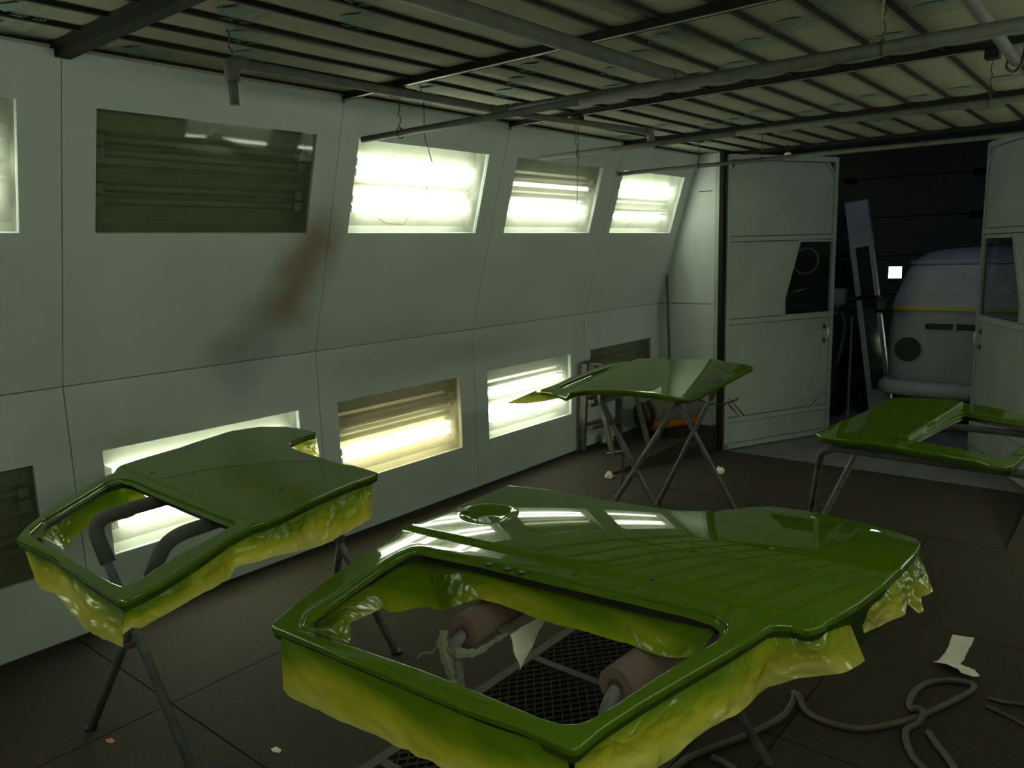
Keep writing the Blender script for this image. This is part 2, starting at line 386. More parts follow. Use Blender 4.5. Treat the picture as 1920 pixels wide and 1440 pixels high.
# printed maker's mark, repeated on the filter media
def text_mesh():
    mb = MB()
    for k, (tx, oy) in enumerate((('AIRFLOW', .0), ('TECHNOLOGY', .062))):
        c = bpy.data.curves.new('print', 'FONT'); c.body = tx; c.size = .080 if k == 0 else .055; c.space_character = 1.1; c.resolution_u = 2
        o = bpy.data.objects.new('print', c); COL.objects.link(o)
        bpy.context.view_layer.update()
        me = o.evaluated_get(bpy.context.evaluated_depsgraph_get()).to_mesh()
        n = len(mb.v); wdt = max(q.co.x for q in me.vertices)
        mb.v += [((q.co.x-wdt/2)*.205/wdt, oy-q.co.y, 0) for q in me.vertices]
        for f in me.polygons: mb.f.append(tuple(n+i for i in f.vertices)); mb.sm.append(False)
        o.to_mesh_clear(); bpy.data.objects.remove(o); bpy.data.curves.remove(c)
    n = len(mb.v); mb.v += [(-.07, -.075, 0), (.0, -.125, 0), (.075, -.075, 0), (.0, -.062, 0)]; mb.f.append((n, n+1, n+2, n+3)); mb.sm.append(False)
    me = bpy.data.meshes.new('print'); me.from_pydata(mb.v, [], mb.f); me.materials.append(M['print']); return me
tm = text_mesh()
for (i, j), f in filters.items():
    if ys[j+1] < .5: continue
    for q in range(2):
        if (i*3+j*2+q) % 3 == 1: continue
        o = link('print', tm, f)
        o.location = ((xs[i+1]-xs[i])/2, .30+.72*q+.18*((i*2+j) % 3), -.0155)
        if o.location.y > ys[j+1]-ys[j]-.15: o.location.y = ys[j+1]-ys[j]-.2

# ------------------------------------------------------------------ floor: steel plates, grated channel, ramp down to the workshop
GX0, GX1 = 1.90, 2.78
root = struct('floor')
def fplate(x0, x1, y0, y1, nm='plate'):
    mb = MB(); g = .003; mb.box((x0+g, y0+g, -.02), (x1-g, y1-g, 0)); return mb.build(nm, M['floor'], root)
for x0, x1 in ((0, .95), (.95, GX0), (GX1, 3.02), (3.02, XR)):
    for y0, y1 in ((YB, -1.4), (-1.4, .1), (.1, 1.35), (1.35, 2.612), (2.612, 3.86), (3.86, 5.12)): fplate(x0, x1, y0, y1)
fplate(GX0, GX1, 4.33, 5.12)
for x0, x1 in ((0, DX0), (DX1, XR)): fplate(x0, x1, 5.12, YE)
mb = MB(); mb.box((0, YB, -.06), (GX0, 5.12, -.021)); mb.box((GX1, YB, -.06), (XR, 5.12, -.021)); mb.build('underlay', M['pit'], root)
mb = MB(); mb.box((GX0, YB, -.62), (GX1, 4.33, -.6)); mb.box((GX0-.02, YB, -.6), (GX0, 4.33, -.021)); mb.box((GX1, YB, -.6), (GX1+.02, 4.33, -.021)); mb.build('channel', M['pit'], root)
mb = MB(); mb.quad([(DX0, 5.123, 0), (DX1, 5.123, 0), (DX1, YE+.05, ZR), (DX0, YE+.05, ZR)]); mb.quad([(DX0, 5.12, -.3), (DX0, YE+.05, -.5), (DX1, YE+.05, -.5), (DX1, 5.12, -.3)])
mb.build('ramp', M['floor'], root)
for x in (DX0, DX1):
    mb = MB(); mb.quad([(x, 5.12, 0), (x, YE+.05, 0), (x, YE+.05, ZR-.05), (x, 5.12, -.02)]); mb.build('ramp_side', M['floor'], root)
for x0, x1 in ((GX0, GX0+.045), (GX1-.045, GX1)):
    mb = MB(); mb.box((x0, YB, -.03), (x1, 4.33, .003)); mb.build('grate_edge', M['grate'], root)
CR = [-2.87, -1.97, -1.07, -.17, .73, 1.63, 2.53, 3.43, 4.31]
for y in CR:
    mb = MB(); mb.box((GX0+.045, y-.018, -.03), (GX1-.045, y+.018, .002)); mb.build('grate_bar', M['grate'], root)
mb = MB(); px_, py_ = .046, .1; nx = int((GX1-GX0-.09)/px_); ny = 15
for i in range(nx):
    for j in range(ny*1):
        for sgn in (1, -1):
            x0 = (i+.5)*px_; y0 = j*.864/ny; y1 = (j+1)*.864/ny; a = x0+sgn*px_*.5*(1 if j % 2 else -1)*.96; b = x0-sgn*px_*.5*(1 if j % 2 else -1)*.96
            if sgn == 1 or True:
                mb.quad([(a-.0034, y0, -.003), (a+.0034, y0, -.009), (b+.0034, y1, -.009), (b-.0034, y1, -.003)])
gm = mb.build('expanded_mesh', M['grate'], root); gm['kind'] = 'stuff'; gm.location = (GX0+.05, CR[0]+.018, 0)
for y in CR[1:-1]:
    o = link('expanded_mesh', gm.data, root); o.location = (GX0+.05, y+.018, 0); o['kind'] = 'stuff'

# ------------------------------------------------------------------ wall light fixtures behind dusty panes
def fixture(fm, y0, y1, s0, s1, lit, label, warm=False, group='wall light boxes', dim=()):
    c = fm((y0+y1)/2, (s0+s1)/2, .06)
    root = thing('light_box', label, 'light fixture', c, group)
    y0 += .001; y1 -= .001; s0 += .001; s1 -= .001
    mb = MB(); H = s1-s0; hh = [(0, .03), (0, .085), (.05, .13), (.20, .115), (.24, .125), (.33, .135), (.37, .12), (.46, .115), (.50, .14), (.54, .115), (.63, .12), (.67, .135), (.76, .125), (.80, .115), (.95, .13), (1, .085), (1, .03)]
    e = .015
    for (a, t), (b, u) in zip(hh[:-1], hh[1:]):
        mb.quad([fm(y0-e, s0+a*H+(a-.5)*.03, t), fm(y1+e, s0+a*H+(a-.5)*.03, t), fm(y1+e, s0+b*H+(b-.5)*.03, u), fm(y0-e, s0+b*H+(b-.5)*.03, u)])
    for y in (y0-e, y1+e): mb.quad([fm(y, s0-.02, .03), fm(y, s0-.02, .15), fm(y, s1+.02, .15), fm(y, s1+.02, .03)])
    mb.build('reflector', M['reflector'], root)
    mb = MB(); mb.box((y0, s0, .014), (y1, s1, .018), fm); mb.build('pane', M['pane'], root)
    for k, fr in enumerate((.755, .645, .355, .245)):
        mt = M['tube_off']
        if lit[k]: mt = M['tube_warm'] if warm else M['tube_cool']
        if k in dim: mt = M['tube_dim']
        mb = MB(); s = s0+fr*H; mb.tube([fm(y0+.055, s, .08), fm(y1-.06, s, .08)], .0175, 10); tb = mb.build('tube', mt, root)
        for y in (y0+.012, y1-.06):
            mb = MB(); mb.box((y, s-.022, .055), (y+.045, s+.022, .12), fm); mb.build('lamp_holder', M['reflector'], tb)
    return root
UL = 'upper wall light box behind '
for k, (lit, lab, dm) in {1: ((1, 1, 1, 1), 'unseen upper light box of the left wall behind the viewer, lit as added fill', ()), 2: ((0, 1, 1, 1), 'partly lit upper light box cut by the left edge of the picture', ()),  # the box behind the viewer is unseen, lit as added fill
          3: ((0, 0, 0, 0), 'unlit upper light box with dark dusty pane, left of the lit ones', ()), 4: ((1, 1, 1, 1), 'fully lit bright upper light box behind the end of a hanging tube', ()),
          5: ((0, 0, 1, 1), 'upper light box with only its lower tubes bright, second lit one from the left', (1,)), 6: ((1, 1, 0, 1), 'upper light box with three tubes lit, last before the doors', ())}.items():
    fixture(upp, *WIN[k], US0, US1, lit, lab, dim=dm, group='upper light boxes of the left wall')
for k, (lit, lab, wm) in {1: ((0, 0, 1, 1), 'unseen lower light box of the left wall behind the viewer, lit as added fill', False), 2: ((0, 0, 0, 0), 'unlit dark lower light box at the left edge of the picture', False),  # again the one behind the viewer is unseen, put in for its light
          3: ((1, 1, 1, 1), 'bright lower light box behind the green door nearest the wall', False), 4: ((0, 0, 1, 1), 'lower light box glowing warm yellow in its lower half', True),
          5: ((0, 1, 1, 1), 'lower light box glowing cool white behind the tip of a green door', False), 6: ((0, 0, 0, 0), 'unlit grey lower light box beside the stepladder', False)}.items():
    fixture(low, *WIN[k], LZ0, LZ1, lit, lab, warm=wm, group='lower light boxes of the left wall')
for k in range(1, 7):
    fixture(rlow, *WIN[k], LZ0, LZ1, RLOW[k], 'lower light box of the right wall, number %s from the rear' % ('one two three four five six'.split()[k-1]), group='lower light boxes of the right wall')
    fixture(rupp, *WIN[k], US0, US1, RUPP[k], 'unseen upper light box of the right wall, lit as fill, number %s from the rear' % ('one two three four five six'.split()[k-1]), group='upper light boxes of the right wall')
# ------------------------------------------------------------------ swing doors of the booth, opened out into the workshop
def leaf(name, hinge, free, win, mirror=False):
    H = Vector((*hinge, 0)); d = (Vector((*free, 0))-H); W = d.length; d.normalize()
    n = Vector((d.y, -d.x, 0)); n = -n if mirror else n            # towards the booth
    root = struct(name, (hinge[0], hinge[1], ZR))
    fm = lambda u, z, t: tuple(H+d*u+n*t+Vector((0, 0, z)))
    Z0, Z1 = -.235, 2.665
    K, R1, R2 = .035, 1.055, 1.865
    G = .052
    def sheet(nm, P, holes=[], t=0, t1=-.02, m='doorpaint'):
        mb = MB(); plate(mb, P, holes, fm, t, t1); return mb.build(nm, M[m], root)
    sheet('backing', [(.01, Z0+.01), (W-.01, Z0+.01), (W-.01, Z1-.01), (.01, Z1-.01)], [win], -.021, -.032, 'joint')
    sheet('kick_panel', [(G, Z0+.052), (W-G, Z0+.052), (W-G, K-.012), (G, K-.012)])
    sheet('panel', [(.27, K+.052), (W-.27, K+.052), (W-G, .30), (W-G, R1-.032), (G, R1-.032), (G, .30)])
    sheet('corner_panel', [(G, K+.052), (.19, K+.052), (G, .215)]); sheet('corner_panel', [(W-G, K+.052), (W-G, .215), (W-.19, K+.052)])
    sheet('panel', [(G, R1+.032), (W-G, R1+.032), (W-G, R2-.030), (G, R2-.030)], [win])
    sheet('panel', [(G, R2+.030), (W-G, R2+.030), (W-G, Z1-.19), (W-.17, Z1-.052), (.17, Z1-.052), (G, Z1-.19)])
    def bar(nm, a, b, w=.045, t=.012):
        A, B = Vector(a), Vector(b); q = (B-A).normalized(); p = Vector((-q.y, q.x))*w/2
        mb = MB(); plate(mb, [A-p, B-p, B+p, A+p], [], fm, t, -.03); return mb.build(nm, M['doorpaint'], root)
    bar('stile', (.022, Z0), (.022, Z1)); bar('stile', (W-.022, Z0), (W-.022, Z1))
    bar('rail', (0, Z0+.02), (W, Z0+.02), .05); bar('rail', (.04, K+.02), (W-.04, K+.02), .05); bar('rail', (.04, R1), (W-.04, R1), .05)
    bar('rail', (.04, R2), (W-.04, R2), .045); bar('rail', (.04, Z1-.02), (W-.04, Z1-.02), .05)
    bar('brace', (.03, .285), (.245, .06), .032, .006); bar('brace', (W-.03, .285), (W-.245, .06), .032, .006)
    bar('brace', (.03, Z1-.185), (.16, Z1-.035), .028, .006); bar('brace', (W-.03, Z1-.185), (W-.16, Z1-.035), .028, .006)
    mb = MB(); L = win
    for i in range(len(L)):
        a, b = Vector(L[i]), Vector(L[(i+1) % len(L)]); q = (b-a).normalized(); p = Vector((-q.y, q.x))*.02*(1 if area(L) > 0 else -1)
        plate(mb, [a-q*.0, b+q*.0, b-p, a-p], [], fm, .008, -.025)
    fr = mb.build('window_frame', M['doorpaint'], root)
    mb = MB(); plate(mb, L, [], fm, -.006, -.010); mb.build('pane', M['glass'], fr)
    hx = W-.115
    mb = MB(); mb.tube(fillet([fm(hx, .78, 0), fm(hx, .79, .055), fm(hx, .92, .055), fm(hx, .93, 0)], .02), .009, 8); h = mb.build('handle', M['chrome'], root)
    for z in (.78, .93):
        mb = MB(); mb.box((hx-.02, z-.025, 0), (hx+.02, z+.025, .008), fm); mb.build('handle_plate', M['pipe'], h)
    for z in (.1, 1.2, 2.3):
        mb = MB(); mb.tube([fm(-.012, z, -.01), fm(-.012, z+.12, -.01)], .012, 8); mb.build('hinge', M['rust'], root)
    return root
leaf('door_1', (.722, 7.25), (1.345, 8.555), [(.955, 1.82), (1.425, 1.815), (1.425, 1.085), (.772, 1.085), (.768, 1.25)][::-1])
leaf('door_2', (3.37, 7.25), (2.69, 8.56), [(1.44, 1.8), (.80, 1.8), (.55, 1.24), (.55, 1.085), (1.44, 1.085)], True)

# ------------------------------------------------------------------ workshop beyond the doors
WX0, WX1, WY1, WZ = -1.6, 6.0, 13.0, 4.2
fl = struct('floor_workshop', (0, 0, ZR)); mb = MB(); mb.box((WX0, YE+.05, ZR-.1), (WX1, WY1, ZR)); mb.build('slab', M['floor2'], fl)
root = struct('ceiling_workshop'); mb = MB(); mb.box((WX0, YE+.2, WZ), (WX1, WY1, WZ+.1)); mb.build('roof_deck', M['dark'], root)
mb = MB(); mb.box((1.2, 7.75, WZ-.03), (3.6, 9.1, WZ)); mb.build('fill_light_panel', M['fill_glow'], root)  # unseen glowing panel added to light the van front
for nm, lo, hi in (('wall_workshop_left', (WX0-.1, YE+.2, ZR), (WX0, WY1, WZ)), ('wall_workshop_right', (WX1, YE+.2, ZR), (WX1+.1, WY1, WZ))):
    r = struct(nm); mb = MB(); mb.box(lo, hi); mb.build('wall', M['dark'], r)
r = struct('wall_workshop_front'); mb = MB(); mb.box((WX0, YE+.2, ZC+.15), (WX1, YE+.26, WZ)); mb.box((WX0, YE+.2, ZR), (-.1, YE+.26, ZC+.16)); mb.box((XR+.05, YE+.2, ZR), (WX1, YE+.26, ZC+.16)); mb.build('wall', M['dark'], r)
root = struct('door_3', (2, WY1, ZR))
VW = (.800, .990, 1.235, 1.415)
zz = [ZR, .40, .985, 1.575, 2.165, 2.755, 3.4, WZ]
for k in range(len(zz)-1):
    mb = MB(); a, b = zz[k]+.008, zz[k+1]-.008
    hole = [[(VW[0], VW[2]), (VW[1], VW[2]), (VW[1], VW[3]), (VW[0], VW[3])]] if a < VW[2] < b else []
    plate(mb, [(WX0, a), (WX1, a), (WX1, b), (WX0, b)], hole, lambda u, v, t: (u, WY1-t, v), 0, -.04); p = mb.build('door_section', M['garage'], root)
    if hole:
        mb = MB(); mb.box((VW[0], WY1+.02, VW[2]), (VW[1], WY1+.025, VW[3])); mb.build('window_pane', M['sky'], p)
    for x in (.2, 1.95, 3.7):
        mb = MB(); mb.bevbox((x-.09, WY1-.05, b-.05), (x+.09, WY1, b+.04), .012); mb.build('hinge_plate', M['slat'], p)
mb = MB(); mb.box((WX0, WY1+.06, ZR), (WX1, WY1+.08, WZ)); mb.build('backing', M['pit'], root)

# ------------------------------------------------------------------ van in primer, windscreen masked
def loft(levels, x0, y0, depth, back=True, n=7):
    rings = []
    for z, hw, fy, rc in levels:
        L = []
        for (cx, cy, a0) in ((-hw+rc, fy+rc, PI), (hw-rc, fy+rc, 1.5*PI), (hw-rc*.6, depth-rc*.6, 0), (-hw+rc*.6, depth-rc*.6, .5*PI)):
            rr = rc if cy < depth*.5 else rc*.6
            for k in range(n): a = a0+PI/2*k/(n-1); L.append((x0+cx+rr*math.cos(a), y0+cy+rr*math.sin(a), z))
        rings.append(L)
    mb = MB(); m = len(rings[0])
    for L in rings: mb.v += L
    for i in range(len(rings)-1):
        for k in range(m): mb.f.append((i*m+k, i*m+(k+1) % m, (i+1)*m+(k+1) % m, (i+1)*m+k)); mb.sm.append(True)
    mb.f.append(tuple(reversed(range(m)))); mb.sm.append(False); mb.f.append(tuple((len(rings)-1)*m+k for k in range(m))); mb.sm.append(True)
    return mb, rings
VX, VY = 2.535, 9.30
van = thing('van', 'old grey primed van with papered windscreen standing outside the open doors', 'van', (VX, VY+1.2, ZR))
g = ZR
lv = [(g+.33, .79, .06, .25), (g+.45, .835, .02, .28), (g+.70, .86, .0, .30), (g+.95, .865, .0, .32), (g+1.15, .862, .012, .34), (g+1.30, .853, .035, .36), (g+1.34, .85, .05, .37),
      (g+1.50, .82, .12, .38), (g+1.66, .775, .20, .40), (g+1.78, .735, .27, .42), (g+1.84, .70, .33, .42), (g+1.90, .62, .45, .42), (g+1.935, .48, .65, .40), (g+1.95, .3, .9, .28)]
mb, _ = loft(lv, VX, VY, 2.6); body = mb.build('body', M['vanprimer'], van)
def skin(levels, nm, m, k0, k1, off, wave=0., par=van):
    mb = MB(); _, R = loft(levels, VX, VY, 2.6, n=11); k0, k1 = k0, k1
    for L in R:
        for k in range(k0, k1+1):
            p = Vector(L[k]); d = Vector((p.x-VX, p.y-(VY+.9), 0)).normalized(); q = p+d*off
            if wave: q += d*wave*noise.noise((p.x*5+p.z*6, p.z*2, 3.1))
            mb.v.append(tuple(q))
    m_ = k1-k0+1
    for i in range(len(R)-1):
        for k in range(m_-1): mb.f.append((i*m_+k, i*m_+k+1, (i+1)*m_+k+1, (i+1)*m_+k)); mb.sm.append(True)
    return mb.build(nm, m, par)
wl = [(g+1.335, .85, .048, .37), (g+1.42, .836, .085, .375), (g+1.50, .82, .12, .38), (g+1.58, .798, .16, .39), (g+1.66, .775, .20, .40), (g+1.74, .748, .247, .41), (g+1.785, .733, .272, .42)]
skin(wl, 'windscreen_paper', M['vanpaper'], 2, 19, .014, .018)
skin([(g+1.30, .853, .035, .36), (g+1.335, .85, .048, .37)], 'tape', M['yellowtape'], 2, 19, .018)
skin([(g+1.335, .85, .048, .37), (g+1.50, .82, .12, .38), (g+1.78, .735, .27, .42)], 'pillar_tape', M['yellowtape'], 1, 2, .02)
skin([(g+1.79, .74, .275, .42), (g+1.83, .725, .30, .42)], 'rain_gutter', M['vanprimer'], 0, 21, .03)
for sx in (-1, 1):
    hx = VX+sx*.60
    mb = MB(); mb.tube([(hx+.145*math.cos(a), VY-.005+.03*abs(math.cos(a))*(sx*math.cos(a) > 0), g+.87+.145*math.sin(a)) for a in [2*PI*k/24 for k in range(24)]], .012, 8, closed=True); r_ = mb.build('headlight_rim', M['vanprimer'], van)
    mb = MB(); mb.tube([(hx, VY-.012, g+.87), (hx, VY+.05, g+.87)], .135, 20); mb.build('headlight_hole', M['dark'], r_)
mb = MB(); mb.bevbox((VX-.44, VY-.012, g+1.10), (VX+.44, VY+.03, g+1.16), .01); gr = mb.build('air_grille', M['black'], van)
for k in range(3):
    mb = MB(); mb.box((VX-.45+.3*k+.28, VY-.018, g+1.09), (VX-.45+.3*k+.31, VY, g+1.17)); mb.build('grille_bar', M['vanprimer'], gr)
mb = MB(); mb.tube(spline([(VX-.84, VY+.35, g+.45), (VX-.80, VY+.02, g+.45), (VX-.55, VY-.07, g+.45), (VX, VY-.09, g+.45), (VX+.55, VY-.07, g+.45), (VX+.80, VY+.02, g+.45), (VX+.84, VY+.35, g+.45)]), .085, 12); mb.build('bumper', M['vanprimer'], van)
for sx in (-1, 1):
    for yy in (VY+.5, VY+2.1):
        mb = MB(); mb.tube([(VX+sx*.58, yy, g+.32), (VX+sx*.76, yy, g+.32)], .32, 24); wv = mb.build('wheel', M['black'], van)
        mb = MB(); mb.tube([(VX+sx*.765, yy, g+.32), (VX+sx*.775, yy, g+.32)], .17, 16); mb.build('hub', M['pipe'], wv)

# dark vehicle half hidden behind the left door leaf
BX, BY = .38, 9.0
car = thing('dark_car', 'black car half hidden behind the left door leaf', 'car', (BX, BY+1.5, ZR))
lv = [(g+.28, .74, .10, .2), (g+.45, .80, .02, .22), (g+.75, .83, .0, .25), (g+1.05, .83, .03, .28), (g+1.22, .80, .12, .3), (g+1.30, .74, .35, .3), (g+1.33, .70, .8, .3)]
mb, _ = loft(lv, BX, BY, 2.3); mb.build('body', M['blackcar'], car)
lv = [(g+1.30, .76, .85, .25), (g+1.45, .72, 1.0, .25), (g+1.75, .62, 1.3, .25), (g+1.85, .5, 1.5, .25)]
mb, _ = loft(lv, BX, BY, 2.2); mb.build('cabin', M['carglass'], car)
mb = MB(); mb.tube([(BX+.72, BY+.9, g+1.36), (BX+1.10, BY+.25, g+1.44), (BX+1.34, BY+.06, g+1.44)], .028, 8); arm = mb.build('mirror_arm', M['blackcar'], car)
mb = MB(); mb.bevbox((BX+1.26, BY-.03, g+1.29), (BX+1.39, BY+.08, g+1.46), .04); mb.build('wing_mirror', M['black'], car)
mb = MB(); mb.tube([(.585+.155*math.cos(a), 9.90+.02*math.sin(a), 1.585+.155*math.sin(a)) for a in [2*PI*k/24 for k in range(24)]], .016, 8, closed=True); mb.build('steering_wheel', M['vanprimer'], car)
mb = MB(); mb.tube([(BX-.25, BY+.85, g+1.36), (BX+.25, BY+.92, g+1.50)], .008, 6); mb.build('wiper', M['chrome'], car)
mb = MB(); mb.box((BX+.55, BY+.80, g+1.32), (BX+.72, BY+.9, g+1.5)); mb.build('windscreen_pillar', M['vanprimer'], car)  # pale colour stands in for the highlight on the dark pillar
for sx in (-1, 1):
    mb = MB(); mb.tube([(BX+sx*.6, BY+.6, g+.33), (BX+sx*.80, BY+.6, g+.33)], .33, 20); mb.build('wheel', M['black'], car)
    mb = MB(); mb.tube([(BX+sx*.52, BY-.005, g+.85), (BX+sx*.52, BY+.05, g+.85)], .10, 16); mb.build('headlight', M['carglass'], car)

# tall panel leaning beside the van
lp = thing('glazed_frame', 'tall pale framed panel leaning between the black car and the van', 'panel', (1.62, 9.62, ZR))
A, B = Vector((1.74, 9.72, ZR)), Vector((1.28, 9.95, 2.30)); uz = (B-A); Lh = uz.length; uz.normalize(); ux = Vector((1, .25, 0)).normalized(); ux = (ux-uz*ux.dot(uz)).normalized(); un = ux.cross(uz)
fp = lambda a, b, t: tuple(A+ux*a+uz*b-un*t)
mb = MB(); plate(mb, [(-.26, 0), (0, 0), (0, Lh), (-.26, Lh)], [[(-.20, .35), (-.055, .35), (-.055, Lh-.55), (-.20, Lh-.55)]], fp, 0, .05); mb.build('frame', M['vanprimer'], lp)
mb = MB(); mb.box((-.20, .35, .015), (-.055, Lh-.55, .025), fp); mb.build('glazing', M['carglass'], lp)
mb = MB(); mb.box((-.012, 0, -.008), (0.004, Lh, .0), fp); mb.build('edge_highlight', M['chrome'], lp)  # bright strip added for the highlight along the frame's edge
lp2 = thing('leaning_board', 'dark narrow board leaning in the workshop behind the black car', 'board', (.85, 11.6, ZR))
mb = MB(); mb.box((.75, 11.55, ZR), (.97, 11.60, 2.35), lambda x, y, z: (x-.10*(z-ZR), y+.12*(z-ZR), z)); mb.build('board', M['garage'], lp2)
mb = MB(); mb.box((.96, 11.54, ZR), (.98, 11.61, 2.35), lambda x, y, z: (x-.10*(z-ZR), y+.12*(z-ZR), z)); mb.build('edging', M['dark'], lp2)
ps = thing('thin_post', 'thin grey post standing in front of the black car', 'post', (1.47, 8.82, ZR))
mb = MB(); mb.box((1.462, 8.81, ZR+.01), (1.482, 8.83, 1.0)); mb.build('upright', M['pipe'], ps); mb = MB(); mb.box((1.42, 8.77, ZR), (1.52, 8.87, ZR+.01)); mb.build('foot_plate', M['pipe'], ps)
for k, (x, y, s, lab) in enumerate(((1.34, 8.86, .05, 'small white scrap on the workshop floor beside the door leaf'), (1.54, 8.74, .06, 'white scrap on the workshop floor below the wing mirror'), (1.72, 9.0, .11, 'crumpled clear film on the workshop floor beside the van bumper'))):
    bm = bmesh.new(); bmesh.ops.create_icosphere(bm, subdivisions=3, radius=s)
    for q in bm.verts: q.co *= .7+.7*noise.noise(q.co*14+Vector((k*3, 0, 0))); q.co.z = max(0, q.co.z*.6+s*.15); q.co += Vector((x, y, ZR))
    mb = MB(); mb.addbm(bm); o = mb.build('floor_scrap', M['paper']); tag(o, lab, 'scrap')
bl = thing('lamp_bulb', 'small round bulb hanging at the head of the doorway', 'lamp', (1.28, 7.26, 2.60))
mb = MB(); bm = bmesh.new(); bmesh.ops.create_uvsphere(bm, u_segments=14, v_segments=10, radius=.034)
for q in bm.verts: q.co += Vector((1.28, 7.29, 2.60))
mb.addbm(bm, sm=True); mb.build('glass', M['bulb'], bl)
mb = MB(); mb.tube([(1.28, 7.29, 2.625), (1.28, 7.29, 2.70)], .016, 10); mb.build('socket', M['slat'], bl)

# ------------------------------------------------------------------ rails hung under the ceiling and the air pipe
def rail(name, label, y, z, x0, x1, r0, r1, hang):
    root = thing(name, label, 'hanging rail', ((x0+x1)/2, y, z), 'tubes hung on wires under the ceiling')
    mb = MB(); xm = x0+(x1-x0)*.42
    mb.tube([(x0, y, z), (xm, y, z)], r0, 14); mb.build('tube', M['pipe'], root)
    mb = MB(); mb.tube([(xm-.01, y, z), (x1, y, z-.006)], r1, 14); mb.build('tube', M['pipe'], root)
    for x in hang:
        mb = MB(); P = [(x+.006*math.sin(k*2.3), y+.006*math.cos(k*1.7), z+(ZC-.03-z)*k/12) for k in range(13)]
        P = [(x+r0*1.3*math.cos(a), y+r0*1.3*math.sin(a) if 0 else y, z+r0*1.3*math.sin(a)) for a in (0,)] and P
        mb.tube([(x, y+(r1+.003)*math.cos(a), z+(r1+.003)*math.sin(a)) for a in [2*PI*k/14 for k in range(14)]], .003, 6, closed=True); loop = mb.build('wire_loop', M['wire'], root)
        mb = MB(); mb.tube([(p[0], p[1]+(r1 if i == 0 else 0), p[2]) for i, p in enumerate(P)], .0026, 6); mb.build('wire', M['wire'], loop)
        mb = MB(); mb.bevbox((x-.03, y-.035, ZC-.075), (x+.03, y+.035, ZC-.028), .006); mb.build('clamp', M['slat'], root)
rail('hanging_rail', 'nearest and thickest grey tube hung on wires across the ceiling', 2.89, 2.432, .56, 4.0, .0165, .0235, (.86, 3.2))
rail('hanging_rail', 'middle grey tube hung across the ceiling, ending over the second lit box', 4.33, 2.425, .69, 4.0, .016, .017, (.99, 3.3))
rail('hanging_rail', 'farthest thin grey tube hung in front of the open doors', 5.834, 2.43, .38, 4.0, .016, .016, (1.11, 1.62, 3.3))
pz = 2.57
pp = thing('air_pipe', 'grey air pipe with elbows running under the ceiling along the left wall', 'pipe', (1.1, 2.6, pz))
def seg(nm, pts, r, par=pp, n=14, f=.05, m='pipe'):
    mb = MB(); mb.tube(fillet(pts, f) if f else pts, r, n); return mb.build(nm, M[m], par)
seg('pipe_run', [(1.085, 1.84, pz), (1.10, 3.38, pz)], .020, f=0)
e = seg('elbow', [(1.085, 1.86, pz), (1.083, 1.80, pz), (1.083, 1.80, pz-.07)], .030, f=.03); seg('nipple', [(1.083, 1.80, pz-.05), (1.083, 1.80, pz-.16)], .019, e, f=0)
seg('elbow', [(1.10, 3.34, pz), (1.10, 3.40, pz), (1.17, 3.405, pz)], .027, f=.04)
seg('pipe_run', [(1.13, 3.405, pz), (2.12, 3.46, pz)], .019, f=0)
u = seg('union', [(2.10, 3.46, pz), (2.19, 3.465, pz), (2.185, 3.38, pz)], .032, f=.05); seg('collar', [(2.183, 3.40, pz), (2.18, 3.33, pz)], .036, u, f=0); seg('tee_cap', [(2.17, 3.47, pz), (2.27, 3.475, pz)], .026, u, f=0)
seg('pipe_run', [(2.182, 3.38, pz), (2.16, -1.0, pz)], .031, f=0)
seg('pipe_run', [(1.11, 3.60, pz), (1.27, 4.76, pz)], .018, f=0); e = seg('elbow', [(1.262, 4.72, pz), (1.27, 4.78, pz), (1.272, 4.785, pz-.06)], .026, f=.03)
seg('drop', [(1.272, 4.785, pz-.05), (1.272, 4.785, pz-.10)], .022, e, f=0)
seg('coupling', [(1.10, 3.42, pz), (1.11, 3.60, pz)], .016, f=0)
pr = thing('ceiling_pipe', 'rusty pipe with a hook under the ceiling at the upper right', 'pipe', (3.43, 3.4, 2.56))
seg('pipe_run', [(3.445, 1.6, 2.56), (3.412, 4.18, 2.56)], .022, pr, f=0); seg('hook', [(3.40, 4.1, 2.59), (3.38, 4.14, 2.53), (3.41, 4.17, 2.51), (3.44, 4.15, 2.54), (3.45, 4.12, 2.60), (3.45, 4.11, 2.675)], .006, pr, f=.02, n=8, m='wire')
def loose_wire(label, pts, r=.0022, m='wire'):
    mb = MB(); mb.tube(spline(pts, 5), r, 6); o = mb.build('loose_wire', M[m]); tag(o, label, 'wire', 'loose wires under the ceiling')
loose_wire('thin wire hanging over the brightest upper light box', [(.98, 2.915, 2.684), (.98, 2.95, 2.60), (.98, 2.95, 2.50), (.975, 2.95, 2.42), (.99, 2.96, 2.34), (1.005, 2.97, 2.27)])
loose_wire('pair of twisted wires hanging above the pipe elbow', [(1.10, 1.80, 2.60), (1.09, 1.79, 2.63), (1.12, 1.78, 2.66), (1.10, 1.78, 2.684)], .003)
loose_wire('long thin wire hanging from the middle tube over a lit box', [(.92, 4.355, 2.684), (.92, 4.40, 2.60), (.92, 4.40, 2.52), (.93, 4.42, 2.45), (.925, 4.42, 2.35), (.92, 4.42, 2.24), (.915, 4.42, 2.14), (.90, 4.42, 2.06)])
loose_wire('pale string hanging at the upper right of the ceiling', [(3.25, 2.7, 2.684), (3.25, 2.7, 2.60), (3.245, 2.70, 2.53), (3.24, 2.70, 2.47)], .004, 'tape')
mb = MB(); mb.tube([(.236, 3.259, 2.031), (.227, 3.316, 2.003), (.226, 3.475, 1.998), (.239, 3.498, 2.041)], .0018, 6); tag(mb.build('bent_wire', M['wire']), 'thin bent wire lying on the brightest upper pane', 'wire')
